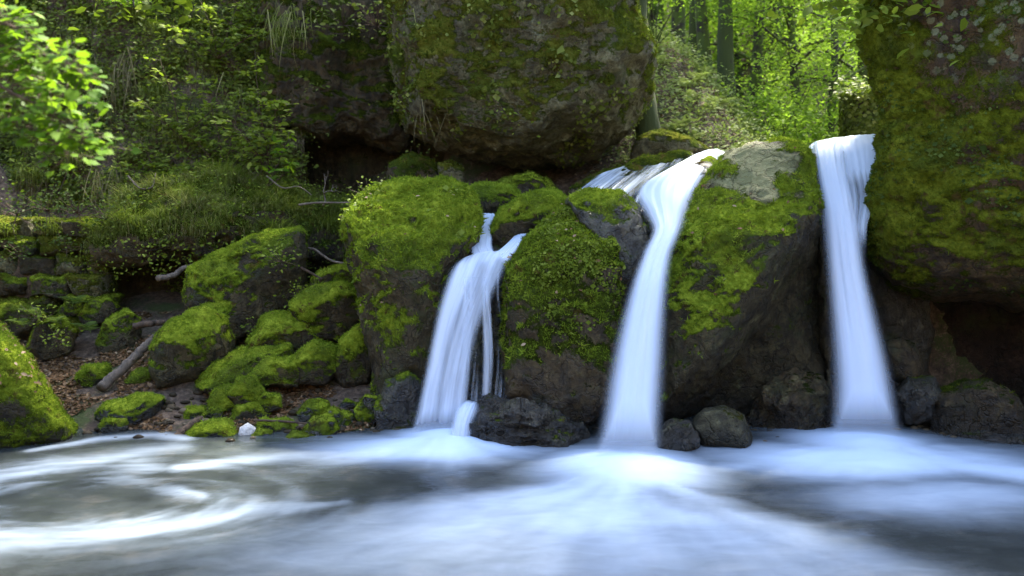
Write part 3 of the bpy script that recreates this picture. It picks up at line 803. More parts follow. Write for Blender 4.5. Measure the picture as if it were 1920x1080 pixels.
bank('rounded brown stone just above the low mossy waterline stone', [(376, 786), (395, 764), (416, 770), (422, 798), (388, 800)], 9.2, 5, .55, mat='dark', name='stone', cat='stone')
DK = [([(466, 818), (485, 805), (510, 810), (510, 828), (472, 830)], 8.85, 'small dark wet stone just right of the white stone'),
      ([(521, 830), (548, 810), (580, 815), (580, 838), (528, 838)], 8.75, 'dark wet stone lying in the pool below the thin brown stick'),
      ([(568, 805), (588, 783), (625, 784), (638, 805), (622, 828), (574, 826)], 8.9, 'dark round stone at the waterline at the right end of the thin stick'),
      ([(558, 774), (578, 752), (615, 754), (622, 778), (592, 794), (560, 790)], 9.3, 'brownish stone behind the thin stick on the bank'),
      ([(600, 780), (624, 762), (660, 778), (668, 806), (642, 816), (610, 806)], 9.1, 'dark tilted stone between two others near the dark rock by the left waterfall'),
      ([(663, 768), (684, 739), (706, 745), (714, 782), (702, 806), (670, 800)], 9.2, 'upright dark stone leaning against the dark rock by the left waterfall'),
      ([(632, 764), (648, 748), (668, 758), (670, 788), (645, 788)], 9.45, 'dark stone tucked behind the upright dark stone')]
for o_, y_, l_ in DK: bank(l_, o_, y_, 5, .42, mat='wet', name='stone', cat='stone', tmat='mossd', tuft=1800, group='dark stones along the left waterline')
bank('flat stone with thin moss lying under the thin brown stick', [(480, 803), (492, 788), (540, 790), (558, 805), (540, 816), (490, 816)], 9.05, 5, .7, name='stone', cat='stone')
bank('large dark rock at the left edge of the left waterfall foot', [(703, 765), (722, 716), (764, 698), (790, 720), (785, 800), (760, 825), (712, 818)], 9.15, 6, .30, mat='wet', tmat='mossd', tuft=1500)
bank('mossy stone on the leafy bank under the stone wall', [(184, 645), (200, 603), (235, 584), (263, 603), (260, 640), (225, 664), (190, 664)], None, 6, .62, cuts=4)
bank('little dome of moss left of the fallen log', [(146, 704), (163, 685), (200, 686), (208, 710), (190, 728), (155, 725)], None, 5, 1.0, name='mossy_stone', cat='stone', tuft=6000, tsize=.03)
bank('little mossy stone right of the fallen log', [(236, 716), (258, 690), (285, 694), (288, 720), (250, 728)], None, 5, .95, name='mossy_stone', cat='stone')
bank('dark mossy rock under the left end of the stone wall', [(-40, 600), (-10, 572), (40, 568), (75, 590), (70, 630), (0, 650)], 11.0, 5, .6, tmat='mossd')
bank('dark mossy rock below the foot of the stone wall, half hidden by plants', [(55, 650), (75, 600), (115, 590), (140, 620), (135, 665), (80, 680)], 10.7, 5, .55, tmat='mossd')
bank('mossy stone at the right foot of the stone wall', [(150, 590), (165, 560), (200, 556), (220, 580), (210, 605), (160, 608)], 11.3, 5, .55, tmat='mossd', name='stone', cat='stone')
# white stone
m, t, out = newmat('white_quartz')
p = N(t, "ShaderNodeNewGeometry").outputs['Position']
bs = N(t, "ShaderNodeBsdfPrincipled", Roughness=.6)
t.links.new(ramp(t, ntex(t, p, 30, 5), [(.35, (.28, .27, .25)), (.6, (.55, .54, .52))]), bs.inputs['Base Color'])
t.links.new(bs.outputs[0], out.inputs[0])
M['white'] = m
bank('white stone standing at the waterline among dark ones', [(446, 822), (451, 801), (465, 794), (479, 804), (476, 826), (455, 830)], 8.86, 5, 0, mat='white', name='stone', cat='stone', tuft=0, cuts=2)

# ================================================================== falling water
def fall_mat(name, body, lo, hi, uf=26.0, tint=(.70, .79, .92)):
    """milky water: streaks run down the flow; thin at the sides and where the attribute 'thin' says so"""
    m, t, out = newmat(name)
    uvn = N(t, "ShaderNodeUVMap", uv_map="flow")
    mp = N(t, "ShaderNodeMapping")
    mp.inputs['Scale'].default_value = (uf, .55, 1)
    t.links.new(uvn.outputs[0], mp.inputs[0])
    s = ntex(t, mp.outputs[0], 1.0, 5, .6, .15)
    mp2 = N(t, "ShaderNodeMapping")
    mp2.inputs['Scale'].default_value = (uf*.28, .30, 1)
    t.links.new(uvn.outputs[0], mp2.inputs[0])
    s2 = ntex(t, mp2.outputs[0], 1.0, 3, .5, .1)
    st = math_(t, 'ADD', math_(t, 'MULTIPLY', s, .38), math_(t, 'MULTIPLY', s2, .62))
    th = attr(t, 'thin')
    al = math_(t, 'ADD', math_(t, 'ADD', body, smooth(t, st, lo, hi)), math_(t, 'MULTIPLY', math_(t, 'MAXIMUM', math_(t, 'MULTIPLY', th, -1.0), 0.0), 1.5), clamp=True)
    tk = math_(t, 'SUBTRACT', 1.0, math_(t, 'MAXIMUM', th, 0.0), clamp=True)
    al = math_(t, 'MULTIPLY', al, math_(t, 'MULTIPLY', tk, tk))
    col = ramp(t, st, [(.30, tuple(.88*c for c in tint)), (.52, tint), (.70, (.82, .88, .95))])
    bs = N(t, "ShaderNodeBsdfPrincipled", Roughness=.5)
    bs.inputs['Specular IOR Level'].default_value = .35
    t.links.new(col, bs.inputs['Base Color'])
    bu = N(t, "ShaderNodeBump", Strength=.05, Distance=.03)
    t.links.new(s2, bu.inputs['Height'])
    t.links.new(bu.outputs[0], bs.inputs['Normal'])
    tr = N(t, "ShaderNodeBsdfTranslucent")
    tr.inputs[0].default_value = (.85, .92, 1, 1)
    mx = N(t, "ShaderNodeMixShader")
    mx.inputs[0].default_value = .35
    t.links.new(bs.outputs[0], mx.inputs[1])
    t.links.new(tr.outputs[0], mx.inputs[2])
    tp = N(t, "ShaderNodeBsdfTransparent")
    m2 = N(t, "ShaderNodeMixShader")
    t.links.new(al, m2.inputs[0])
    t.links.new(tp.outputs[0], m2.inputs[1])
    t.links.new(mx.outputs[0], m2.inputs[2])
    t.links.new(m2.outputs[0], out.inputs[0])
    return m
M['fall'] = fall_mat('falling_water', .80, .15, .95, 7)
M['fall_split'] = fall_mat('broken_falling_water', .22, .30, .66, 11)
M['veil'] = fall_mat('thin_falling_water', .02, .32, .74, 20)
M['casc'] = fall_mat('cascading_water', -.15, .36, .70, 18)
def sheet(name, rows, mat, parent, bulge=.30, thick=.05, nu=56, nv=120, edge=.28, wob=.002, seed=1, top=.0, foot=.0, edges=(1, 1), solid=.0, sr=(.45, .12)):
    """a closed body of falling water between a left and a right edge; rows = (xl,yl,Yl, xr,yr,Yr)"""
    Lp = catmull([P(*r[:3]) for r in rows], nv)
    Rp = catmull([P(*r[3:]) for r in rows], nv)
    mid, half = (Lp+Rp)/2, (Rp-Lp)/2*(1.0+.20*edge)
    hw = np.linalg.norm(half, axis=1)
    T = nrm(np.gradient(mid, axis=0))
    nf = nrm(np.cross(T, nrm(half)))                      # out of the sheet
    nf = np.where((nf[:, 1:2] > 0), -nf, nf)
    vl = np.concatenate([[0], np.cumsum(np.linalg.norm(np.diff(mid, axis=0), axis=1))])
    uf = np.linspace(-1, 1, nu)
    ub = np.linspace(1, -1, nu//3)[1:-1]
    u = np.concatenate([uf, ub])
    fr = np.concatenate([bulge*(1-uf**2), -thick*(1-ub**2)])
    nz = fbm(np.stack([np.tile(uf*7, nv)+seed*9, np.repeat(vl*.5, nu), np.full(nu*nv, seed*2.3)], -1), 3, seed).reshape(nv, nu)
    dsp = np.concatenate([nz*wob*6*(1-uf**2)[None], np.zeros((nv, len(ub)))], 1)
    V = mid[:, None]+half[:, None]*u[None, :, None]+nf[:, None]*((fr[None]*hw[:, None])+dsp)[..., None]
    nc = len(u)
    V = V.reshape(-1, 3)
    F = grid_faces(nv, nc, True)
    tt = np.linspace(0, 1, nv)[:, None]
    e = np.where(u < 0, edges[0], edges[1])[None]*sst(edge, 0, 1-np.abs(u))[None]*np.ones((nv, 1))
    e = np.maximum(e, foot*sst(.87, 1.0, tt)*np.ones((1, nc)))
    e = np.maximum(e, top*sst(.16, 0, tt)*np.ones((1, nc)))
    e = e-solid*sst(sr[0], sr[1], tt)*sst(.8, .3, e)
    uv = np.stack([(u[None]*np.sqrt(hw*hw.max())[:, None]), vl[:, None]*np.ones((1, nc))], -1).reshape(-1, 2)
    return mk(name, V, F, M[mat], parent, {'thin': e.ravel()}, uv)
# middle
Wm = empty('waterfall', G(1172, 870), 'middle waterfall, a single white chute pouring between two boulders into the pool', 'waterfall')
sheet('main_stream', [(1320, 304, 12.4, 1385, 302, 12.4), (1300, 297, 11.1, 1354, 281, 10.9), (1240, 326, 10.5, 1337, 310, 10.4), (1196, 352, 10.0, 1318, 347, 9.9), (1186, 372, 9.7, 1303, 382, 9.55), (1206, 404, 9.35, 1290, 412, 9.25),
      (1220, 432, 9.05, 1277, 442, 8.95), (1203, 472, 8.8, 1263, 478, 8.75), (1180, 532, 8.55, 1256, 532, 8.5), (1157, 612, 8.35, 1252, 612, 8.3), (1137, 702, 8.15, 1249, 702, 8.1), (1121, 800, 7.95, 1244, 800, 7.9), (1106, 882, 7.8, 1238, 882, 7.75)],
      'fall', Wm, bulge=.22, nv=200, edge=.72, solid=.8, seed=3, foot=.8)
sheet('upper_cascade', [(1160, 335, 12.6, 1300, 305, 12.6), (1132, 324, 11.5, 1290, 290, 11.5), (1108, 336, 11.1, 1270, 312, 11.0), (1085, 352, 10.75, 1240, 338, 10.6), (1074, 366, 10.45, 1212, 360, 10.25), (1070, 384, 10.3, 1196, 384, 10.05)], 'casc', Wm, bulge=.05, edge=.12, seed=5, solid=.25)
# right
Wr = empty('waterfall', G(1618, 828), 'right waterfall, a tall white jet beside the towering mossy cliff', 'waterfall')
sheet('main_stream', [(1500, 298, 12.4, 1560, 298, 12.4), (1521, 271, 10.5, 1592, 270, 10.5), (1524, 285, 9.95, 1588, 284, 9.95), (1529, 325, 9.6, 1592, 325, 9.6), (1534, 378, 9.4, 1606, 378, 9.35), (1540, 440, 9.22, 1618, 440, 9.15), (1546, 510, 9.08, 1628, 510, 9.0), (1551, 590, 8.95, 1648, 590, 8.85),
      (1555, 670, 8.8, 1668, 670, 8.72), (1556, 750, 8.7, 1684, 750, 8.6), (1552, 838, 8.55, 1696, 838, 8.5)], 'fall', Wr, bulge=.22, nv=190, edge=.72, solid=.8, seed=8, foot=.8)
sheet('lip_water', [(1500, 294, 12.4, 1640, 288, 12.4), (1525, 268, 10.7, 1652, 255, 10.6), (1540, 268, 10.25, 1650, 254, 10.1), (1552, 290, 9.95, 1649, 275, 9.8), (1566, 325, 9.75, 1647, 315, 9.65), (1580, 352, 9.62, 1646, 350, 9.55), (1590, 385, 9.42, 1638, 385, 9.4), (1594, 425, 9.22, 1627, 425, 9.22), (1600, 480, 9.05, 1626, 480, 9.05)], 'veil', Wr, bulge=.05, edge=.10, seed=9, edges=(.5, .8), solid=1.2, sr=(.62, .32), foot=.9)
# left
Wl = empty('waterfall', G(835, 818), 'left waterfall, the lowest one, spreading over a dark wet rock in several strands', 'waterfall')
sheet('source_stream', [(900, 402, 10.55, 932, 402, 10.5), (899, 425, 10.2, 925, 428, 10.15), (886, 442, 9.95, 924, 446, 9.9), (880, 460, 9.75, 925, 465, 9.68), (884, 482, 9.5, 934, 486, 9.42), (872, 500, 9.32, 930, 500, 9.25)], 'fall', Wl, bulge=.15, edge=.35, seed=12, nv=80, foot=.6)
sheet('source_stream', [(962, 444, 9.9, 990, 438, 9.85), (948, 458, 9.7, 978, 456, 9.62), (928, 474, 9.5, 966, 476, 9.42), (905, 492, 9.35, 955, 492, 9.25)], 'fall', Wl, bulge=.15, edge=.35, seed=13, nv=70, foot=.7)
sheet('main_stream', [(858, 490, 9.5, 964, 476, 9.5), (846, 502, 9.3, 954, 496, 9.25), (834, 530, 9.15, 940, 528, 9.1), (820, 575, 9.05, 919, 575, 9.0), (808, 630, 8.97, 898, 630, 8.92), (795, 695, 8.9, 885, 695, 8.85), (782, 755, 8.84, 879, 755, 8.8), (766, 826, 8.76, 877, 826, 8.72)], 'fall_split', Wl, bulge=.20, edge=.45, seed=14, nv=150, foot=.8)
sheet('thin_strand', [(905, 520, 9.12, 940, 510, 9.15), (902, 560, 9.0, 940, 556, 9.02), (903, 610, 8.95, 948, 605, 8.95), (904, 670, 8.92, 956, 665, 8.92), (902, 720, 8.9, 956, 720, 8.9), (900, 768, 8.88, 952, 768, 8.88)], 'casc', Wl, bulge=.25, edge=.35, seed=15, foot=.3)
sheet('thin_strand', [(868, 520, 9.05, 920, 520, 9.1), (864, 600, 8.95, 915, 600, 8.98), (862, 690, 8.88, 910, 690, 8.9), (856, 780, 8.82, 906, 780, 8.84)], 'casc', Wl, bulge=.2, edge=.3, seed=16, foot=.3)
sheet('foot_stream', [(868, 752, 8.75, 900, 758, 8.8), (852, 768, 8.58, 900, 770, 8.62), (842, 795, 8.48, 890, 795, 8.5), (836, 838, 8.4, 884, 842, 8.42)], 'fall', Wl, bulge=.2, edge=.85, seed=17, top=.4, foot=.4)

# ================================================================== dry stone wall
WY = 11.5
wall = empty('stone_wall', P(60, 600, WY), 'old dry stone wall of mossy blocks at the far left under the leafy hillside', 'wall')
rw = np.random.default_rng(5)
yrow = 622
for r_ in range(6):
    h_ = [34, 36, 40, 40, 34, 34][r_]
    x = -260+rw.uniform(0, 40)
    while x < 215-6*(r_ % 2):
        wd = rw.uniform(46, 96)
        x1 = min(x+wd, 222)
        if x1-x > 22:
            j = lambda a=5: rw.uniform(-a*1.5, a*1.5)
            o_ = [(x+2+j(), yrow+j()), ((x+x1)/2, yrow+j(2)), (x1-2+j(), yrow+j()), (x1-1, yrow-h_/2+j()), (x1-2+j(), yrow-h_+3+j()), ((x+x1)/2, yrow-h_+2+j(4)), (x+2+j(), yrow-h_+3+j()), (x+1, yrow-h_/2+j())]
            rock('stone', None, o_, WY+.12*(r_*.5)+rw.uniform(-.12, .10), .24, .4, sub=5, k=.44, cuts=4, cutd=.72, amp=.035, freq=3.2, mat='tan' if rw.random() < .5 else 'rock', moss=rw.uniform(.6, .95), mnz=.6, tuft=1600, tsize=.028, parent=wall, tmat='mossd', face=0)
        x = x1+1
    yrow -= h_-1
tag(mk('wall_core', *tube([P(-300, 520, WY+.62), P(-60, 520, WY+.62), P(205, 525, WY+.62)], .55, 10), M['soil'], wall), None)

# ================================================================== left hillside and grass bank
def surf(u, v):
    """steep hillside above the wall and the grass bank; u along x, v up"""
    x = -9.5+u*6.0
    z = .9+v*6.6
    q = np.stack([x, 0*x, z], -1)
    y = 12.75+.50*(z-.9)+.55*sst(-4.6, -3.4, x)+.45*fbm(q*.75, 4, 201)+.12*fbm(q*2.6, 3, 202)
    return np.stack([x, y, z], -1)
nu_, nv_ = 90, 100
uu, vv = np.meshgrid(np.linspace(0, 1, nu_), np.linspace(0, 1, nv_))
HV = surf(uu.ravel(), vv.ravel())
HF = grid_faces(nv_, nu_)
tag(mk('hillside', HV, HF, M['soil']), kind='structure')
hn = vnormals(HV, HF)
hn = np.where(hn[:, 1:2] > 0, -hn, hn)
HT = np.vstack([HF[:, [0, 1, 2]], HF[:, [0, 2, 3]]])
gm_o = [(205, 470), (222, 430), (250, 392), (300, 352), (345, 332), (420, 322), (500, 355), (570, 372), (655, 380), (690, 430), (670, 500), (560, 520), (430, 480), (330, 474), (250, 480)]
BNK = rock('grass_bank', None, gm_o, 12.5, .95, 1.3, sub=6, k=.3, lean=.25, amp=.20, freq=1.5, mat='dark', moss=.6, tuft=0, fn=receding(2.1, .5))
tag(BNK[0], kind='structure')
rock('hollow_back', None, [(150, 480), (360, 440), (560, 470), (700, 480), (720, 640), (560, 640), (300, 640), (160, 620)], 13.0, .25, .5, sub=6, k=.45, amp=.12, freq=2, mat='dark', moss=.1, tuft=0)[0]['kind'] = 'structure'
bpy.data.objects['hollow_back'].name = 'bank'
rock('bank', None, [(430, 200), (1230, 210), (1220, 430), (900, 440), (440, 420)], 16.2, .3, .6, sub=6, k=.48, amp=.2, freq=1, mat='dark', moss=.1, tuft=0)[0]['kind'] = 'structure'  # rock wall added behind the hollow to block sunlight and keep it dark
rock('boulder', 'plant-covered stone in front of the black hollow above the large bright mossy boulder', [(722, 345), (730, 305), (765, 290), (810, 298), (825, 330), (800, 360), (740, 365)], 12.7, .3, .4, sub=5, mat='dark', moss=.75, amp=.05, freq=2.5, tuft=1800, tmat='mossd')
rock('boulder', 'yellowish stone in the mouth of the hollow under the huge overhanging boulder', [(815, 345), (822, 310), (845, 300), (868, 315), (870, 350), (840, 362)], 12.6, .25, .3, sub=5, mat='tan', moss=.4, amp=.04, freq=3, tuft=900, tmat='mossd')

def undergrowth(name, pts, nrms, nleaf, rad, size, mat, tpl=(DIA_V, DIA_F), up=.5, seed=0, parent=None):
    """leaf clumps round the given points, pushed outward along the surface normal"""
    b = Bag()
    n = len(pts)
    cnt = rng.poisson(nleaf, n)
    idx = np.repeat(np.arange(n), cnt)
    off = rng.normal(size=(len(idx), 3))*(rad*rng.uniform(.5, 1.3, n))[idx][:, None]*np.array([1, .6, .7])
    p = pts[idx]+off+nrms[idx]*rad*.7
    Z = nrm(nrms[idx]*(1-up)+np.array([0, 0, up])+.45*rng.normal(size=p.shape))
    X, Yv, Z = frames(Z)
    ct = rng.uniform(0, 1, n)
    ti = np.clip(.15+.55*ct[idx]+.25*fbm(p*.9, 2, seed)+rng.normal(0, .15, len(p)), 0, 1)
    b.inst(tpl[0], tpl[1], p, X, Yv, Z, size*rng.uniform(.6, 1.4, len(p)), ti)
    return b.build(name, M[mat], parent, smooth=False) if name else b
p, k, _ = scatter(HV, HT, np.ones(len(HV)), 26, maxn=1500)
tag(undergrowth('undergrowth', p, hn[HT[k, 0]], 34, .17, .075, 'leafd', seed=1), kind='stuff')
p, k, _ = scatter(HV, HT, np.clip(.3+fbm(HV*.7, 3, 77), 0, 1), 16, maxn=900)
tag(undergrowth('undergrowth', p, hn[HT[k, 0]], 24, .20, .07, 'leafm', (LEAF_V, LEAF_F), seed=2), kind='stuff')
def grassbag(pts, outv, size, tints, droop=(0, 1, 2), spread=.5, b=None, tpls=BLADE):
    b = b or Bag()
    n = len(pts)
    out = nrm(np.asarray(outv)+spread*rng.normal(size=(n, 3))*np.array([1, 1, .1]))
    Z = nrm(np.stack([out[:, 0]*.45, out[:, 1]*.45, np.ones(n)], -1))
    X = nrm(out-(out*Z).sum(-1, keepdims=True)*Z)
    which = rng.choice(list(droop), n)
    for w_ in set(which.tolist()):
        s = which == w_
        tv, tf = tpls[w_]
        b.inst(tv, tf, pts[s], X[s], np.cross(Z, X)[s], Z[s], (size*rng.uniform(.5, 1.35, n))[s], np.broadcast_to(tints, (n,))[s])
    return b
p, k, _ = scatter(HV, HT, sst(-.1, .35, fbm(HV*1.1, 3, 78)), 900, maxn=26000)
tag(grassbag(p, hn[HT[k, 0]]+np.array([0, -.3, 0]), .34, np.clip(rng.normal(.45, .28, len(p)), 0, 1), spread=.8, tpls=FINE, droop=(1, 2, 2)).build('grass', M['grass'], smooth=False), kind='stuff')
p, k, _ = scatter(HV, HT, sst(.1, .5, fbm(HV*1.0, 3, 79)), 500, maxn=6000)
tag(grassbag(p, hn[HT[k, 0]]+np.array([0, -.3, 0]), .42, np.clip(rng.normal(.45, .28, len(p)), 0, 1), spread=.8, tpls=FINE, droop=(2, 2, 2)).build('dry_grass', M['straw'], smooth=False), kind='stuff')
# tall grass on the bank
BV, BF, Bn = BNK[1], BNK[2], BNK[3]
wv = sst(-.05, .5, Bn[:, 2])*(Bn[:, 1] < .6)*(.12+.88*sst(-.25, .3, fbm(BV*2.2, 3, 55)))
p, k, _ = scatter(BV, BF, wv, 8000, maxn=44000)
ti = np.clip(.42+.45*fbm(p*1.5, 3, 91)+rng.normal(0, .2, len(p)), 0, 1)
tag(grassbag(p, Bn[BF[k, 0]]*np.array([1, 1, 0])+np.array([0, -.5, 0]), np.clip(.24+.35*fbm(p*2.6, 3, 92), .07, .6), ti, spread=1.3, tpls=FINE).build('grass', M['grass'], smooth=False), kind='stuff')
p, k, _ = scatter(BV, BF, (Bn[:, 1] < .4)*1.0, 60, maxn=420)
tag(undergrowth('undergrowth', p, Bn[BF[k, 0]], 14, .16, .045, 'leafm', (LEAF_V, LEAF_F), seed=3), kind='stuff')

p, k, _ = scatter(BV, BF, wv*sst(.0, .4, fbm(BV*2.1, 3, 56)), 2500, maxn=7000)
tag(grassbag(p, Bn[BF[k, 0]]*np.array([1, 1, 0])+np.array([0, -.5, 0]), .34, np.clip(rng.normal(.5, .25, len(p)), 0, 1), spread=1.6, tpls=FINE).build('dry_grass', M['straw'], smooth=False), kind='stuff')
def tussock(x, y, Y, n, size, mat, label, group=None, tint=.5, dirv=(0, -1, 0), name='grass_tuft'):
    c = P(x, y, Y)
    pts = c+rng.normal(size=(n, 3))*np.array([.10, .05, .05])*size*2
    o = grassbag(pts, np.tile(np.array(dirv, float), (n, 1)), size, np.clip(tint+rng.normal(0, .22, n), 0, 1), droop=(1, 2, 2), spread=.7, tpls=FINE).build(name, M[mat], None, smooth=False, loc=c)
    return tag(o, label, 'grass tuft', group)
def hang(x, y, Y, n, L, mat, label, group=None, tint=.5):
    n, L = int(n*.75), L*.72
    """long blades that hang straight down a steep face"""
    c = P(x, y, Y)
    b = Bag()
    tv, tf = blade_tpl(0, 5, .009)
    tv = tv.copy()
    tv[:, 0] = .22*np.sin(np.pi*np.clip(tv[:, 2]*1.1, 0, 1)*.6)
    tv[:, 2] = -tv[:, 2]
    pts = c+rng.normal(size=(n, 3))*np.array([.15, .06, .12])
    yaw = -math.pi/2+rng.normal(0, .7, n)
    X = np.stack([np.cos(yaw), np.sin(yaw), 0*yaw], -1)
    Z = nrm(np.stack([rng.normal(0, .20, n), rng.normal(0, .08, n), np.ones(n)], -1))
    X = nrm(X-(X*Z).sum(-1, keepdims=True)*Z)
    b.inst(tv, tf, pts, X, np.cross(Z, X), Z, L*rng.beta(1.6, 2.2, n)*1.5+.1, np.clip(tint+rng.normal(0, .25, n), 0, 1))
    return tag(b.build('hanging_grass', M[mat], None, smooth=False, loc=c), label, 'grass tuft', group)
def hY(x, y):
    """depth of the hillside seen at a pixel"""
    Y = 13.5
    for _ in range(8):
        q = P(x, y, Y)
        s = surf(np.array([(q[0]+9.5)/6.0]), np.array([(q[2]-.9)/6.6]))[0]
        Y = .5*Y+.5*s[1]
    return Y-.1
hang(232, 120, hY(232, 120)-.25, 130, 1.0, 'straw', 'long pale dry grass hanging down the hillside right of the bright leafy branch', tint=.5)
hang(208, 160, hY(208, 160)-.2, 60, .7, 'straw', 'shorter dry grass hanging beside the bright leafy branch', tint=.3)
hang(205, 335, hY(205, 335)-.3, 120, .75, 'straw', 'dry grass hanging over the bank edge above the stone wall', tint=.35)
hang(440, 175, hY(440, 175)-.25, 60, .6, 'grass', 'thin green grass hanging behind the tall sapling on the hillside', tint=.4)
hang(520, 30, 14.0, 80, .6, 'grass', 'green grass tuft hanging over the top left of the dark rock face', tint=.35)
hang(548, 30, 14.0, 60, .9, 'grass', 'thin grass hanging at the top of the dark rock face', tint=.6)
hang(1128, 25, 12.0, 90, .6, 'straw', 'pale grass hanging from the upper right of the huge overhanging boulder', tint=.55)
hang(790, 200, 11.75, 26, .6, 'straw', 'dry stalks hanging from a ledge low on the huge overhanging boulder', tint=.45)
hang(818, 10, 12.0, 90, .6, 'grass', 'green grass hanging from the top of the huge overhanging boulder', tint=.5)
for i, (x, y) in enumerate([(310, 60), (300, 175), (350, 250), (150, 300), (60, 330), (250, 30), (110, 380), (395, 40)]):
    tussock(x, y, hY(x, y)-.15, 130, .5, 'grass', 'arching green grass tuft on the dark leafy hillside', 'grass tufts on the hillside', tint=.25)

for i, (x, y) in enumerate([(15, 432), (95, 430), (185, 436)]):
    tussock(x, y, WY+.05, 110, .34, 'grass', 'grass tuft drooping over the top of the stone wall', 'grass tufts on the stone wall', tint=.05)
# ------------------------------------------------------------------ small leaves on the boulders
def ivy_on(o_, V, F, n, wv, dens, size, mat, name='ivy_leaves', lift=.012):
    p, k, _ = scatter(V, F, wv, dens)
    nn = n[F[k, 0]]
    X, Yv, Z = frames(nrm(nn+.4*rng.normal(size=nn.shape)))
    b = Bag()
    b.inst(DIA_V*np.array([1, 1.5, 1]), DIA_F, p+nn*lift, X, Yv, Z, size*rng.lognormal(0, .4, len(p)), np.clip(.5+.4*fbm(p*3, 2, 5)+rng.normal(0, .2, len(p)), 0, 1))
    return b.build(name, M[mat], o_, smooth=False)
o_, V, F, n, mo = MIDB
ivy_on(o_, V, F, n, (n[:, 1] < .2)*sst(1.1, 1.6, V[:, 2]+.25*fbm(V*2, 3, 9))*sst(1.3, 1.05, V[:, 0])*sst(.15, .4, V[:, 0])*sst(-.25, .2, fbm(V*3.2, 3, 15)), 2000, .023, 'leafm')
o_, V, F, n, mo = LEFB
ivy_on(o_, V, F, n, (n[:, 1] < .3)*sst(0, .5, n[:, 2])*sst(.05, .3, fbm(V*1.7, 3, 19)), 900, .035, 'leafm')
o_, V, F, n, mo = CLB
ivy_on(o_, V, F, n, (n[:, 1] < .1)*sst(.1, .45, fbm(V*1.1, 4, 29)), 260, .055, 'leafd', lift=.03)
o_, V, F, n, mo = CLR
ivy_on(o_, V, F, n, (n[:, 1] < .2)*sst(.0, .4, fbm(V*1.3, 4, 39))*sst(1.2, 1.6, V[:, 2]), 500, .028, 'fernd', lift=.015)

# ------------------------------------------------------------------ saplings, twigs, ferns
def sapling(name, stems, leafsize, mat, label, cat, nper=16, tpl=(LEAF_V, LEAF_F), twig='twigd', r0=.012, flat=.75, side=.16, group=None):
    base = np.asarray(stems[0][0], float)
    root = empty(name, base, label, cat, group)
    b, lb = Bag(), Bag()
    for st in stems:
        c = catmull(st, 26)
        c[1:-1] += rng.normal(0, .008, (24, 3))
        V, F = tube(c, np.linspace(r0, r0*.25, 26), 6)
        b.add(V, F)
        n = nper*3
        t_ = rng.uniform(.12, 1, nper)
        for tt in t_:
            a = c[int(tt*25)]
            dv = nrm(np.array([rng.normal(), rng.normal()-.3, rng.normal()*.25+.12]))
            L = side*rng.uniform(.5, 1.5)*(1.15-.5*tt)
            e = a+dv*L
            V, F = tube(np.array([a, a+dv*L*.5+[0, 0, .015], e]), [r0*.3, r0*.22, r0*.12], 4)
            b.add(V, F)
            m_ = 5
            f_ = np.linspace(.35, 1.0, m_)[:, None]
            pos = a+(e-a)*f_
            sd = np.array([1, -1, 1, -1, .0])[:, None]
            perp = nrm(np.cross(dv, [0, 0, 1]))
            X = nrm(dv*.6+perp*sd*.9+rng.normal(0, .2, (m_, 3)))
            Z = nrm(np.array([0, 0, 1])*flat+rng.normal(0, .35, (m_, 3))+np.array([0, -.25, 0]))
            Z = nrm(Z-(Z*X).sum(-1, keepdims=True)*X)
            lb.inst(tpl[0], tpl[1], pos, X, np.cross(Z, X), Z, leafsize*rng.uniform(.6, 1.25, m_), np.clip(rng.normal(.5, .22, m_), 0, 1))
    b.build('stem', M[twig], root)
    lb.build('leaves', M[mat], root, smooth=False)
    return root
def st(*pts): return [P(*q) for q in pts]
sapling('sapling', [st((505, 345, 12.9), (500, 280, 12.7), (485, 200, 12.6), (478, 95, 12.6)), st((503, 330, 12.9), (470, 270, 12.5), (430, 225, 12.4)), st((502, 300, 12.7), (515, 240, 12.5), (520, 165, 12.5))], .115, 'leafm', 'tall leafy sapling at the right edge of the hillside beside the dark rock face', 'sapling', nper=26, side=.24)
sapling('sapling', [st((500, 350, 12.5), (520, 310, 12.3), (545, 245, 12.3)), st((500, 350, 12.5), (530, 330, 12.2), (540, 300, 12.1))], .105, 'leafb', 'small sapling with yellowish leaves leaning in front of the black hollow', 'sapling', nper=10, side=.16)
for i, (x, y, h_, l_) in enumerate([(420, 330, 190, 'leafy shrub with light green leaves just above the grass bank'), (340, 260, 150, 'leafy shrub in the middle of the dark hillside'), (410, 110, 120, 'leafy shrub high on the hillside below the top of the photo'), (300, 350, 90, 'low leafy shrub at the upper left of the grass bank'), (245, 20, 90, 'bright leafy shrub at the top of the hillside above the dry hanging grass'), (460, 60, 90, 'leafy shrub near the top of the hillside beside the dark rock face')]):
    Y = hY(x, y)-.2
    sapling('shrub', [st((x, y, Y), (x-15, y-h_*.5, Y-.2), (x-40, y-h_, Y-.15)), st((x, y, Y), (x+18, y-h_*.45, Y-.25), (x+35, y-h_*.85, Y-.2)), st((x, y, Y), (x-45, y-h_*.3, Y-.3), (x-85, y-h_*.5, Y-.3)), st((x, y, Y), (x+50, y-h_*.3, Y-.3), (x+80, y-h_*.45, Y-.3))], .10, 'leafb' if i == 4 else 'leafm', l_, 'shrub', nper=18, side=.22)
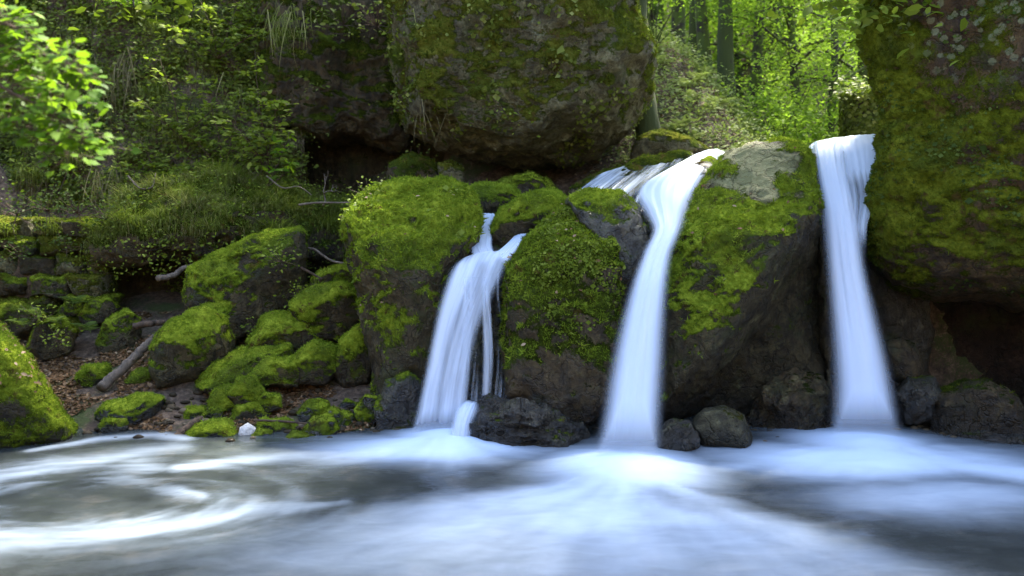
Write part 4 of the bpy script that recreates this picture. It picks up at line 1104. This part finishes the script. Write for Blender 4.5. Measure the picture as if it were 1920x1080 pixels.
# bright leafy branch close to the camera
BR = empty('leafy_branch', P(-120, 90, 5.2), 'bright green leafy branch reaching in from the left edge near the camera', 'branch')
bb, lb = Bag(), Bag()
for s_ in [[(-140, 60, 5.2), (20, 90, 5.0), (105, 110, 4.9), (160, 140, 4.8)], [(-140, 60, 5.2), (0, 160, 5.0), (75, 200, 4.9), (140, 245, 4.9), (190, 275, 4.9)], [(-140, 60, 5.2), (-20, 40, 5.1), (40, 55, 5.0)],
           [(-140, 120, 5.3), (-20, 190, 5.2), (60, 240, 5.1), (130, 290, 5.1)], [(-140, 60, 5.2), (0, 120, 5.3), (80, 150, 5.2), (150, 195, 5.2)], [(-140, 0, 5.4), (-30, 20, 5.3), (20, 40, 5.3)]]:
    c = catmull(st(*s_), 30)
    V, F = tube(c, np.linspace(.012, .003, 30), 6)
    bb.add(V, F)
    for tt in np.linspace(.2, 1, 24):
        a = c[int(tt*29)]
        for q in range(6):
            dv = nrm(np.array([rng.normal(), rng.normal()*.7, rng.normal()*.5-.1]))
            e = a+dv*rng.uniform(.05, .17)
            V, F = tube(np.array([a, (a+e)/2+[0, 0, .008], e]), .0018, 4)
            bb.add(V, F)
            X = nrm(dv*np.array([1, 1, .3])+np.array([.25, -.2, -.25])+rng.normal(0, .25, 3))[None]
            Z = nrm(np.array([[0, -.35, 1.]])+rng.normal(0, .28, (1, 3)))
            Z = nrm(Z-(Z*X).sum()*X)
            lb.inst(MAP_V, MAP_F, e[None], X, np.cross(Z, X), Z, rng.uniform(.045, .085), float(np.clip(rng.normal(.5, .22), 0, 1)))
bb.build('stem', M['twigd'], BR)
lb.build('leaves', M['leafb'], BR, smooth=False)

def fern_mesh(n=9, seed=0):
    b = Bag()
    rgf = np.random.default_rng(seed)
    yaw = np.linspace(0, 2*math.pi, n, endpoint=False)+rgf.normal(0, .25, n)
    X = np.stack([np.cos(yaw), np.sin(yaw), 0*yaw], -1)
    Z = np.tile([0, 0, 1.], (n, 1))
    tlt = rgf.uniform(.1, .6, n)[:, None]
    X2 = nrm(X+Z*tlt)
    Z2 = nrm(Z-X*tlt)
    b.inst(FROND_V, FROND_F, np.zeros((n, 3)), X2, np.cross(Z2, X2), Z2, rgf.uniform(.7, 1.15, n), rgf.uniform(.2, .9, n))
    return b
_fm = []
def fern(pos, size, rz, label, group=None, mat='fern', tilt=0.0):
    if not _fm:
        for s in range(4):
            o = fern_mesh(8+s, s).build('fern', M[mat], None, smooth=False, loc=(0, 0, 0))
            _fm.append(o)
            o.location = pos
            use = o
        for o in _fm[1:]: bpy.data.objects.remove(o)
        _fm[1:] = []
        o = _fm[0]
    else:
        o = _fm[0].copy()
        COL.objects.link(o)
    o.location, o.scale, o.rotation_euler = pos, (size,)*3, (tilt, 0, rz)
    if o.data.materials[0] is not M[mat]:
        o.data = o.data.copy()
        o.data.materials[0] = M[mat]
    return tag(o, label, 'fern', group)
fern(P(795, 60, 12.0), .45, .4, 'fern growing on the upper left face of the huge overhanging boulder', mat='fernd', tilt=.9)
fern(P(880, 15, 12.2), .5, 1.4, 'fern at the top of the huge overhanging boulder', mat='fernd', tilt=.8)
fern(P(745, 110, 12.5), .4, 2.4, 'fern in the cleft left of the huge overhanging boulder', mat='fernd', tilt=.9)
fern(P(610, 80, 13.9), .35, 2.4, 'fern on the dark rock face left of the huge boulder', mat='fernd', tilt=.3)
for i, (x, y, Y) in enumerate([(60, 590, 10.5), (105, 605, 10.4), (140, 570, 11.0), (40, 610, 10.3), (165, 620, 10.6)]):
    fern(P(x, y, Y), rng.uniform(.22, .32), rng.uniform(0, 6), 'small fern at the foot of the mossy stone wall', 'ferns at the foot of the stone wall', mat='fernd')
def clump(name, x, y, Y, n, rad, size, mat, label, cat='plant', group=None, tpl=(LEAF_V, LEAF_F), nrmv=(0, -1, .3), sq=(1, .5, .8)):
    c = P(x, y, Y)
    p = c+rng.normal(size=(n, 3))*rad*np.array(sq)
    Z = nrm(np.array(nrmv)*.6+np.array([0, 0, .5])+.5*rng.normal(size=p.shape))
    X, Yv, Z = frames(Z)
    root = empty(name, c, label, cat, group)
    b = Bag()
    b.inst(tpl[0], tpl[1], p, X, Yv, Z, size*rng.uniform(.6, 1.3, n), np.clip(rng.normal(.5, .24, n), 0, 1))
    b.build('leaves', M[mat], root, smooth=False)
    b = Bag()
    c0 = c+np.array([0, rad*.4, -rad*.7])
    for q in p[:max(5, n//5)]:
        V, F = tube(catmull([c0, (c0+q)/2+rng.normal(0, rad*.1, 3), q], 6), np.linspace(.006, .002, 6), 4)
        b.add(V, F)
    b.build('stem', M['twigd'], root)
    return root
for x, y, Y, n, r_, s_, l_ in [(595, 45, 14.0, 60, .26, .09, 'leafy plant at the top of the dark rock face'), (640, 15, 14.0, 90, .34, .09, 'dense leafy plant overhanging the top of the dark rock face'), (590, 160, 14.05, 26, .16, .08, 'leafy plant in the middle of the dark rock face'),
                               (770, 30, 12.2, 120, .28, .07, 'ivy spray over the upper left of the huge overhanging boulder'), (765, 190, 12.3, 60, .2, .06, 'leafy plant low on the left side of the huge overhanging boulder'), (1060, 30, 11.7, 70, .25, .055, 'small leafy plant high on the huge overhanging boulder right of its pale slab'),
                               (705, 20, 13.4, 110, .3, .08, 'leafy plant above the cleft between the dark rock face and the huge boulder'), (960, 210, 11.65, 34, .2, .05, 'sparse creeping leaves on the front of the huge overhanging boulder'),
                               (770, 312, 12.9, 120, .18, .045, 'low leafy plant in front of the black hollow behind the large mossy boulder')]:
    clump('leafy_plant', x, y, Y, n, r_, s_, 'leafd' if Y > 12.6 else 'leafm', l_)
for x, y, Y, l_ in [(490, 615, 10.6, 'tiny leafy plant between the mossy heap and the angular boulder'), (560, 545, 10.5, 'tiny leafy plant on the left side of the mossy heap'), (525, 480, 10.5, 'small leafy plant at the right flank of the angular boulder'), (665, 400, 9.6, 'leafy plant at the left top corner of the large bright mossy boulder'), (690, 355, 9.9, 'small leafy plant on top of the large bright mossy boulder'), (75, 590, 10.4, 'broad-leaved dark plant at the foot of the stone wall'), (105, 630, 10.2, 'dark green plant on the rock below the stone wall')]:
    clump('leafy_plant', x, y, Y, 60, .11, .045, 'leafm', l_)
for x, y, r_, n_, l_ in [(25, 385, .22, 170, 'dark leafy plant spilling over the left end of the stone wall'), (85, 380, .2, 150, 'dark leafy plant on the wall top below the bright leafy branch'), (140, 385, .2, 150, 'dark leafy plant on the wall top left of the dry hanging grass'), (195, 398, .16, 110, 'dark leafy plant over the right end of the stone wall'),
                       (30, 470, .12, 70, 'ivy hanging over the upper stones of the wall at the left edge'), (120, 455, .12, 80, 'ivy hanging over the middle of the stone wall'), (300, 455, .14, 70, 'leafy plant trailing from the grass bank over the dark hollow'), (240, 430, .14, 80, 'leafy plant at the left end of the grass bank')]:
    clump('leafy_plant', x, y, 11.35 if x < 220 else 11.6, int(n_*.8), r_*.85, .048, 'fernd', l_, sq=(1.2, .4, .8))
# dead branches and logs
def log(name, pts, r, mat, label, cat, ends=None, ns=10, forks=()):
    c = catmull(st(*pts), 30)
    c[1:-1] += rng.normal(0, r*.10, (28, 3))
    b = Bag()
    V, F = tube(c, np.linspace(r, r*(ends or .8), 30), ns, .12, seed=len(name))
    b.add(V, F)
    for f_, dv, L in forks:
        a = c[int(f_*29)]
        e = a+np.array(dv)*L
        V, F = tube(catmull([a, (a+e)/2+rng.normal(0, L*.08, 3), e], 8), np.linspace(r*.55, r*.2, 8), 6)
        b.add(V, F)
    return tag(b.build(name, M[mat]), label, cat)
log('fallen_log', [(190, 728, 9.75), (225, 695, 9.95), (262, 660, 10.15), (292, 630, 10.3)], .062, 'twig', 'grey fallen log lying slanted on the bank between mossy boulders', 'log', .75, forks=[(.55, (.5, -.6, .3), .10), (.9, (.3, -.3, .8), .09)])
log('dead_branch', [(250, 612, 10.7), (280, 607, 10.7), (306, 604, 10.8)], .045, 'twigd', 'short brown branch lying across the top of the fallen log', 'branch')
log('dead_branch', [(296, 522, 10.9), (325, 516, 11.1), (345, 502, 11.2), (372, 496, 11.3)], .040, 'twig', 'pale broken branch poking out of the dark hollow left of the angular boulder', 'branch', .6)
log('driftwood', [(328, 822, 8.75), (345, 806, 8.85), (362, 793, 8.98), (378, 784, 9.1)], .042, 'twigd', 'dark driftwood stick at the waterline left of the low mossy stone', 'branch', .7)
log('stick', [(478, 788, 9.0), (530, 790, 8.98), (575, 794, 8.92), (605, 796, 8.9)], .013, 'twigd', 'thin brown stick lying on the stones along the waterline', 'branch', .8)
log('dead_branch', [(560, 465, 11.2), (590, 468, 11.2), (620, 488, 11.1), (660, 496, 10.9)], .018, 'twig', 'thin pale branch lying behind the mossy heap', 'branch', .7)
log('dead_branch', [(560, 500, 11.0), (580, 510, 10.95), (604, 524, 10.9)], .018, 'twigd', 'short brown branch stuck beside the angular boulder above the heap', 'branch', .8)
log('dead_branch', [(560, 384, 11.6), (600, 380, 11.6), (640, 380, 11.5), (690, 378, 11.3)], .016, 'twig', 'thin grey branch lying at the lip of the black hollow under the bare twigs', 'branch', .6)
log('dead_branch', [(240, 330, 12.0), (262, 352, 11.9), (285, 350, 11.9), (292, 325, 12.0)], .012, 'twig', 'thin curved grey branch at the upper left of the grass bank', 'branch', .5)
log('dead_branch', [(500, 330, 12.0), (530, 352, 11.9), (560, 350, 11.8), (585, 366, 11.7)], .010, 'twig', 'thin arching twig between the sapling and the bare twigs', 'branch', .5)
bt = Bag()
def twigs(a, dv, L, r, dep):
    e = a+dv*L
    V, F = tube(catmull([a, (a+e)/2+rng.normal(0, L*.10, 3), e], 7), np.linspace(r, r*.6, 7), 5)
    bt.add(V, F)
    if dep:
        for q in range(2 if dep > 1 else 2):
            twigs(a+(e-a)*rng.uniform(.6, 1), nrm(dv+rng.normal(0, .55, 3)*np.array([1, .6, .7])+np.array([0, 0, .1])), L*rng.uniform(.55, .8), r*.62, dep-1)
twigs(P(606, 385, 11.6), np.array([.02, 0, 1.]), .20, .014, 4)
tag(bt.build('bare_twig_shrub', M['twig'], loc=P(606, 385, 11.6)), 'bare leafless twig shrub standing in front of the black hollow', 'shrub')

# loose stuff on the bank
p = np.stack([rng.uniform(-6.5, -.9, 44000), rng.uniform(8.6, 11.8, 44000), np.zeros(44000)], -1)
p[:, 2] = ground_z(p[:, 0], p[:, 1])
p = p[(p[:, 2] > .0)]
p = p[fbm(p*1.2, 3, 66) > -.12]
X, Yv, Z = frames(nrm(np.array([0, -.2, 1])+.35*rng.normal(size=p.shape)))
b = Bag()
b.inst(LEAF_V, LEAF_F, p+np.array([0, 0, .012]), X, Yv, Z, rng.uniform(.025, .07, len(p)), np.clip(rng.beta(1.3, 2.2, len(p)), 0, 1))
tag(b.build('leaf_litter', M['litter'], smooth=False), kind='stuff')
V, F, n_, mo = _front[1:]
wv = ((n_[:, 2] > .25)*sst(.25, .5, fbm(V*1.7, 2, 14)+.18))*1.0
p, k, _ = scatter(V, F, wv, 420, maxn=260)
X, Yv, Z = frames(nrm(n_[F[k, 0]]+.3*rng.normal(size=p.shape)))
b = Bag()
b.inst(LEAF_V, LEAF_F, p+n_[F[k, 0]]*.02, X, Yv, Z, rng.uniform(.03, .07, len(p)), rng.uniform(.3, 1, len(p)))
tag(b.build('fallen_leaves', M['litter'], smooth=False), kind='stuff')
b = Bag()
for o_, V, F, n_, mo in (LEFB, MIDB, BIGB):
    p, k, _ = scatter(V, F, sst(.3, .7, n_[:, 2]), 26, maxn=60)
    X, Yv, Z = frames(nrm(n_[F[k, 0]]+.4*rng.normal(size=p.shape)))
    b.inst(LEAF_V, LEAF_F, p+n_[F[k, 0]]*.015, X, Yv, Z, rng.uniform(.03, .065, len(p)), rng.uniform(.2, 1, len(p)))
tag(b.build('fallen_leaves', M['litter'], smooth=False), kind='stuff')
# pebbles along the waterline
b = Bag()
iv, if_ = ico(2)
for i in range(340):
    x, y = rng.uniform(-4.6, -1.0), rng.normal(9.25, .33)
    if i > 230: x, y = rng.choice([.45, 2.55, 4.6])+rng.normal(0, .35), rng.normal(9.0, .2)
    z = max(ground_z(np.array([x]), np.array([y]))[0], -.02)
    s = rng.uniform(.018, .055)
    vv_ = iv*np.array([1, .8, .6])*s*rng.uniform(.7, 1.3, 3)
    vv_ = vv_*(1+.25*noise(iv*1.3+i*3.1, 5)[:, None])
    b.add(vv_+[x, y, z+s*.3], if_, rng.random())
tag(b.build('pebbles', leaf_mat('pebble_stone', (.015, .011, .006), (.05, .038, .022), (.12, .095, .06), 0, .45)), kind='stuff')

# ================================================================== sunlit forest behind the falls
def gz(x, y): return float(ground_z(np.array([float(x)]), np.array([float(y)]))[0])
def gat(px, Y):
    x = (px-960)/FPX*Y
    return np.array([x, Y, gz(x, Y)-.05])
def tree(px, Y, H, r, n, size, mat, bark, label, lean=(0, 0), crown=(.25, 1.0), spread=1.0, group=None, tpl=(DIA_V, DIA_F), nb=16, cl=.5):
    base = gat(px, Y)
    top = base+np.array([lean[0], lean[1], H])
    root = empty('tree', base, label, 'tree', group)
    c = catmull([base, base+(top-base)*.35+rng.normal(0, .12, 3), base+(top-base)*.7+rng.normal(0, .15, 3), top], 30)
    fl = 1+.6*np.exp(-np.linspace(0, 1, 30)*18)
    b = Bag()
    V, F = tube(c, r*np.linspace(1, .3, 30)*fl, 12, .16, int(px))
    b.add(V, F)
    ctr = []
    for i in range(nb):
        f = crown[0]+(max(crown[0]+.15, min(crown[1], 7.5/H))-crown[0])*(i+rng.random())/nb
        a = c[min(29, int(f*29))]
        yaw = rng.uniform(0, 2*math.pi)
        L = spread*H*.22*rng.uniform(.6, 1.25)*(1.15-.6*f)
        e = a+np.array([math.cos(yaw)*L, math.sin(yaw)*L, L*rng.uniform(-.15, .45)])
        bc = catmull([a, (a+e)/2+np.array([0, 0, .12*L]), e], 9)
        V, F = tube(bc, np.linspace(r*.32*(1.1-f*.6), .008, 9), 6)
        b.add(V, F)
        for g in (.45, .7, .9, 1.0): ctr.append(bc[int(g*8)]+rng.normal(0, .2*cl, 3))
    b.build('trunk', M[bark], root)
    ctr = np.array(ctr)
    undergrowth('crown', ctr, np.tile([0, 0, .25], (len(ctr), 1)), n/len(ctr), cl, size, mat, tpl, up=.75, seed=int(px), parent=root)
    return root
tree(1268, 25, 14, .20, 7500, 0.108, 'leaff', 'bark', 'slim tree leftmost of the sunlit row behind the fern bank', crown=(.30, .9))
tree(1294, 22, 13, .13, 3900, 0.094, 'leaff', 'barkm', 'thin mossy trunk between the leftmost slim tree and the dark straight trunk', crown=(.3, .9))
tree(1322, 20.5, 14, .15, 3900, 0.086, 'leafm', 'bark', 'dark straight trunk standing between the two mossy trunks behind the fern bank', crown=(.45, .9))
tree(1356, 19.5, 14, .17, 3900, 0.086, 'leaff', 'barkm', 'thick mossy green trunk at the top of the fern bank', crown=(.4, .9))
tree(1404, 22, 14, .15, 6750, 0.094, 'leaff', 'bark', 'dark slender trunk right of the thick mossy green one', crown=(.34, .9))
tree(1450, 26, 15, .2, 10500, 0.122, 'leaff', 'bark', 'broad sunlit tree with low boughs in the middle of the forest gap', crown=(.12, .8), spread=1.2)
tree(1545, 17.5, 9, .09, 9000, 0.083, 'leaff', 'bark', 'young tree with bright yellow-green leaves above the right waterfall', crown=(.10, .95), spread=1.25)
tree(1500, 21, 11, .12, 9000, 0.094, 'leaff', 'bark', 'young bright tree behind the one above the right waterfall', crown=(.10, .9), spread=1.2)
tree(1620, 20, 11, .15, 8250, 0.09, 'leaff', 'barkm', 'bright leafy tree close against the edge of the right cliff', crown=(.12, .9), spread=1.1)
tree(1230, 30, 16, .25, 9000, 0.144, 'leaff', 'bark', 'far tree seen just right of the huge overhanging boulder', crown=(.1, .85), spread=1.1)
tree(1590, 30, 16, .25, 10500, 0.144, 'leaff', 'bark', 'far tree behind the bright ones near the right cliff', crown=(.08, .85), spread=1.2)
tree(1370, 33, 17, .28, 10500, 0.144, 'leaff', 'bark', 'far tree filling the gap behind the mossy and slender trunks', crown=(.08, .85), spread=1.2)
def bush(px, Y, n, rad, size, mat, label, h=.6, group=None):
    base = gat(px, Y)
    root = empty('bush', base, label, 'bush', group)
    ctr = base+np.array([0, 0, h])+rng.normal(size=(26, 3))*rad*np.array([.8, .6, .55])
    b = Bag()
    for q in ctr[:9]:
        V, F = tube(catmull([base+rng.normal(0, .04, 3), (base+q)/2+rng.normal(0, .05, 3), q], 8), np.linspace(.018, .006, 8), 5)
        b.add(V, F)
    b.build('stem', M['bark'], root)
    undergrowth('leaves', ctr, np.tile([0, -.1, .3], (26, 1)), n/26, rad*.36, size, mat, (LEAF_V, LEAF_F), up=.7, seed=int(px), parent=root)
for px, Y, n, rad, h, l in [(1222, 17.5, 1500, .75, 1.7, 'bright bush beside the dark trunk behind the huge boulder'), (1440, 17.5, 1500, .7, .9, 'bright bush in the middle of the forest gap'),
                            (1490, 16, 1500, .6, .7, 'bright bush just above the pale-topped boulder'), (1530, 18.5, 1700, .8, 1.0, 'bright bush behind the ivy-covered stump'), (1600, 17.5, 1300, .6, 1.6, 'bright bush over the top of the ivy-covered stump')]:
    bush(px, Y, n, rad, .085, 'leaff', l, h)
# ivy-covered stump
c0 = gat(1618, 14.6)
stp = empty('ivy_stump', c0, 'squat stump wrapped in dark ivy beside the right cliff above the right waterfall', 'stump')
top_ = P(1618, 175, 14.6)
V, F = tube(catmull([c0, (c0+top_)/2, top_], 16), np.linspace(.36, .30, 16), 14, .2, 3)
mk('trunk', V, F, M['bark'], stp)
F4 = F[0]
n = vnormals(V, F4)
T_ = np.vstack([F4[:, [0, 1, 2]], F4[:, [0, 2, 3]]])
p, k, _ = scatter(V, T_, np.ones(len(V)), 700)
p = np.vstack([p, top_+rng.normal(size=(500, 3))*np.array([.26, .26, .10])])
Z = nrm(np.vstack([n[T_[k, 0]], np.tile([0, -.3, 1.], (500, 1))])+.35*rng.normal(size=p.shape))
X, Yv, Z = frames(Z)
b = Bag()
b.inst(LEAF_V*np.array([1, 1.5, 1]), LEAF_F, p+Z*.05, X, Yv, Z, rng.uniform(.05, .10, len(p)), np.clip(rng.normal(.4, .25, len(p)), 0, 1))
b.build('ivy', M['leafd'], stp, smooth=False)
# ferns and leaves of the bank
nf = 0
for i in range(400):
    px, Y = rng.uniform(1190, 1470), rng.uniform(13.8, 20.5)
    q = gat(px, Y)
    if q[0] > 4.6+.12*(Y-12): continue
    if nf >= 48: break
    fern(q+np.array([0, 0, .05]), rng.uniform(.3, .55), rng.uniform(0, 6.3), 'green fern on the sunlit bank behind the falls', 'ferns on the sunlit bank behind the falls')
    nf += 1
for i in range(26):
    px, Y = rng.uniform(1440, 1640), rng.uniform(15, 20)
    fern(gat(px, Y)+np.array([0, 0, .05]), rng.uniform(.5, .9), rng.uniform(0, 6.3), 'bright fern on the valley floor above the right waterfall', 'ferns above the right waterfall')
def on_ground(x0, x1, y0, y1, n):
    p = np.stack([rng.uniform(x0, x1, n), rng.uniform(y0, y1, n), np.zeros(n)], -1)
    p[:, 2] = ground_z(p[:, 0], p[:, 1])
    return p
p = np.vstack([on_ground(1.2, 9, 13.6, 26, 700), on_ground(1.6, 6, 13.6, 19, 800)])
p = p[(rng.random(1500) < .75) | (p[:, 0] > 4.6+.12*(p[:, 1]-12))]
tag(undergrowth('undergrowth', p, np.tile([0, -.3, .9], (len(p), 1)), 20, .20, .07, 'fern', (LEAF_V, LEAF_F), seed=4), kind='stuff')
p = on_ground(-4, 26, 30, 52, 1600)
p[:, 2] += rng.uniform(0, 7, len(p))
tag(undergrowth('far_wood_foliage', p, np.tile([0, -.5, .5], (len(p), 1)), 30, 1.0, .34, 'leaff', seed=5), kind='stuff')
p = on_ground(1.0, 5.5, 13.4, 19, 5000)
X, Yv, Z = frames(nrm(np.array([0, -.2, 1])+.35*rng.normal(size=p.shape)))
b = Bag()
b.inst(LEAF_V, LEAF_F, p+np.array([0, 0, .02]), X, Yv, Z, rng.uniform(.05, .10, len(p)), rng.uniform(.1, 1, len(p)))
tag(b.build('leaf_litter', M['litter'], smooth=False), kind='stuff')

# leaning trees, their unseen crowns added over the pool to shade the foreground
def leaning(base, steps, label, dips, seed, n=30, Lm=(1.0, 2.2), r0=.24, per=60, fz=(-.2, .6), bark='bark'):
    tb_ = np.array(base, float)
    tr_ = empty('tree', tb_, label, 'tree')
    b = Bag()
    tc = catmull([tb_+np.array(q) for q in steps], 40)
    V, F = tube(tc, np.linspace(r0, .05, 40), 12, .15, seed)
    b.add(V, F)
    ctr = []
    for i in range(n):
        a = tc[16+int(23*i/n)]
        yaw = rng.uniform(0, 2*math.pi)
        L = rng.uniform(*Lm)
        e = a+np.array([math.cos(yaw)*L*.8, math.sin(yaw)*L, rng.uniform(*fz)])
        bc = catmull([a, (a+e)/2+[0, 0, .15], e], 9)
        V, F = tube(bc, np.linspace(.05, .008, 9), 6)
        b.add(V, F)
        for g in (3, 5, 7, 8): ctr.append(bc[g])
    for e_ in dips:
        a = tc[14]
        bc = catmull([a, a+[-.5, -.8, -.4], (a+e_)/2, e_+np.array([0, 0, .1]), e_], 14)
        V, F = tube(bc, np.linspace(.04, .004, 14), 6)
        b.add(V, F)
        for g in (9, 11, 13): ctr.append(bc[g])
    b.build('trunk', M[bark], tr_)
    ctr = np.array(ctr)
    undergrowth('crown', ctr, np.tile([0, 0, .25], (len(ctr), 1)), per, .34, .13, 'leafm', (LEAF_V, LEAF_F), up=.8, seed=seed, parent=tr_)
leaning((7.6, 11.8, 6.6), [(0, 0, 0), (-.6, -.2, 1.6), (-2.0, -.5, 3.0), (-4.2, -.9, 3.9), (-7, -1.2, 4.2)], 'leafy tree added on top of the right cliff to shade the pool, a few boughs dipping into view',
        [P(1640, 8, 9.3), P(1700, -6, 9.0), P(1600, -14, 9.6)], 8, n=40, per=75)
leaning((-7.0, 14.8, 7.0), [(0, 0, 0), (.5, -.6, 1.4), (2.0, -2.0, 2.6), (4.6, -3.0, 3.2), (7.0, -3.3, 3.3)], 'leafy tree added at the top of the left hillside to shade the pool, a bough dipping into view',
        [P(250, 6, 11.0), P(330, -10, 11.2)], 9, per=30)
leaning(gat(1232, 13.6), [(0, 0, 0), (-.22, 0, 1.2), (-.36, .1, 2.6), (-.2, 0, 5.2), (.5, -.2, 7.4), (2.2, -.2, 8.6), (4.4, 0, 9.0)], 'dark mossy tree behind the right side of the huge overhanging boulder', [np.array([5.6, 13.4, 10.0]), np.array([6.2, 14.3, 11.4]), np.array([5.9, 13.9, 10.6])], 10, n=40, Lm=(1.2, 2.8), r0=.22, per=75, bark='barkm')  # seen trunk; crown out of view and extra boughs added to shade the pool
leaning((-2.6, 16.8, 6.2), [(0, 0, 0), (.1, -.2, 2), (.4, -.6, 3.8), (1.2, -1.6, 5.0), (2.4, -2.4, 5.4)], 'unseen tree added on top of the dark rock face to shade the foreground', [], 11, n=30, Lm=(1.2, 2.8), r0=.22, per=60)
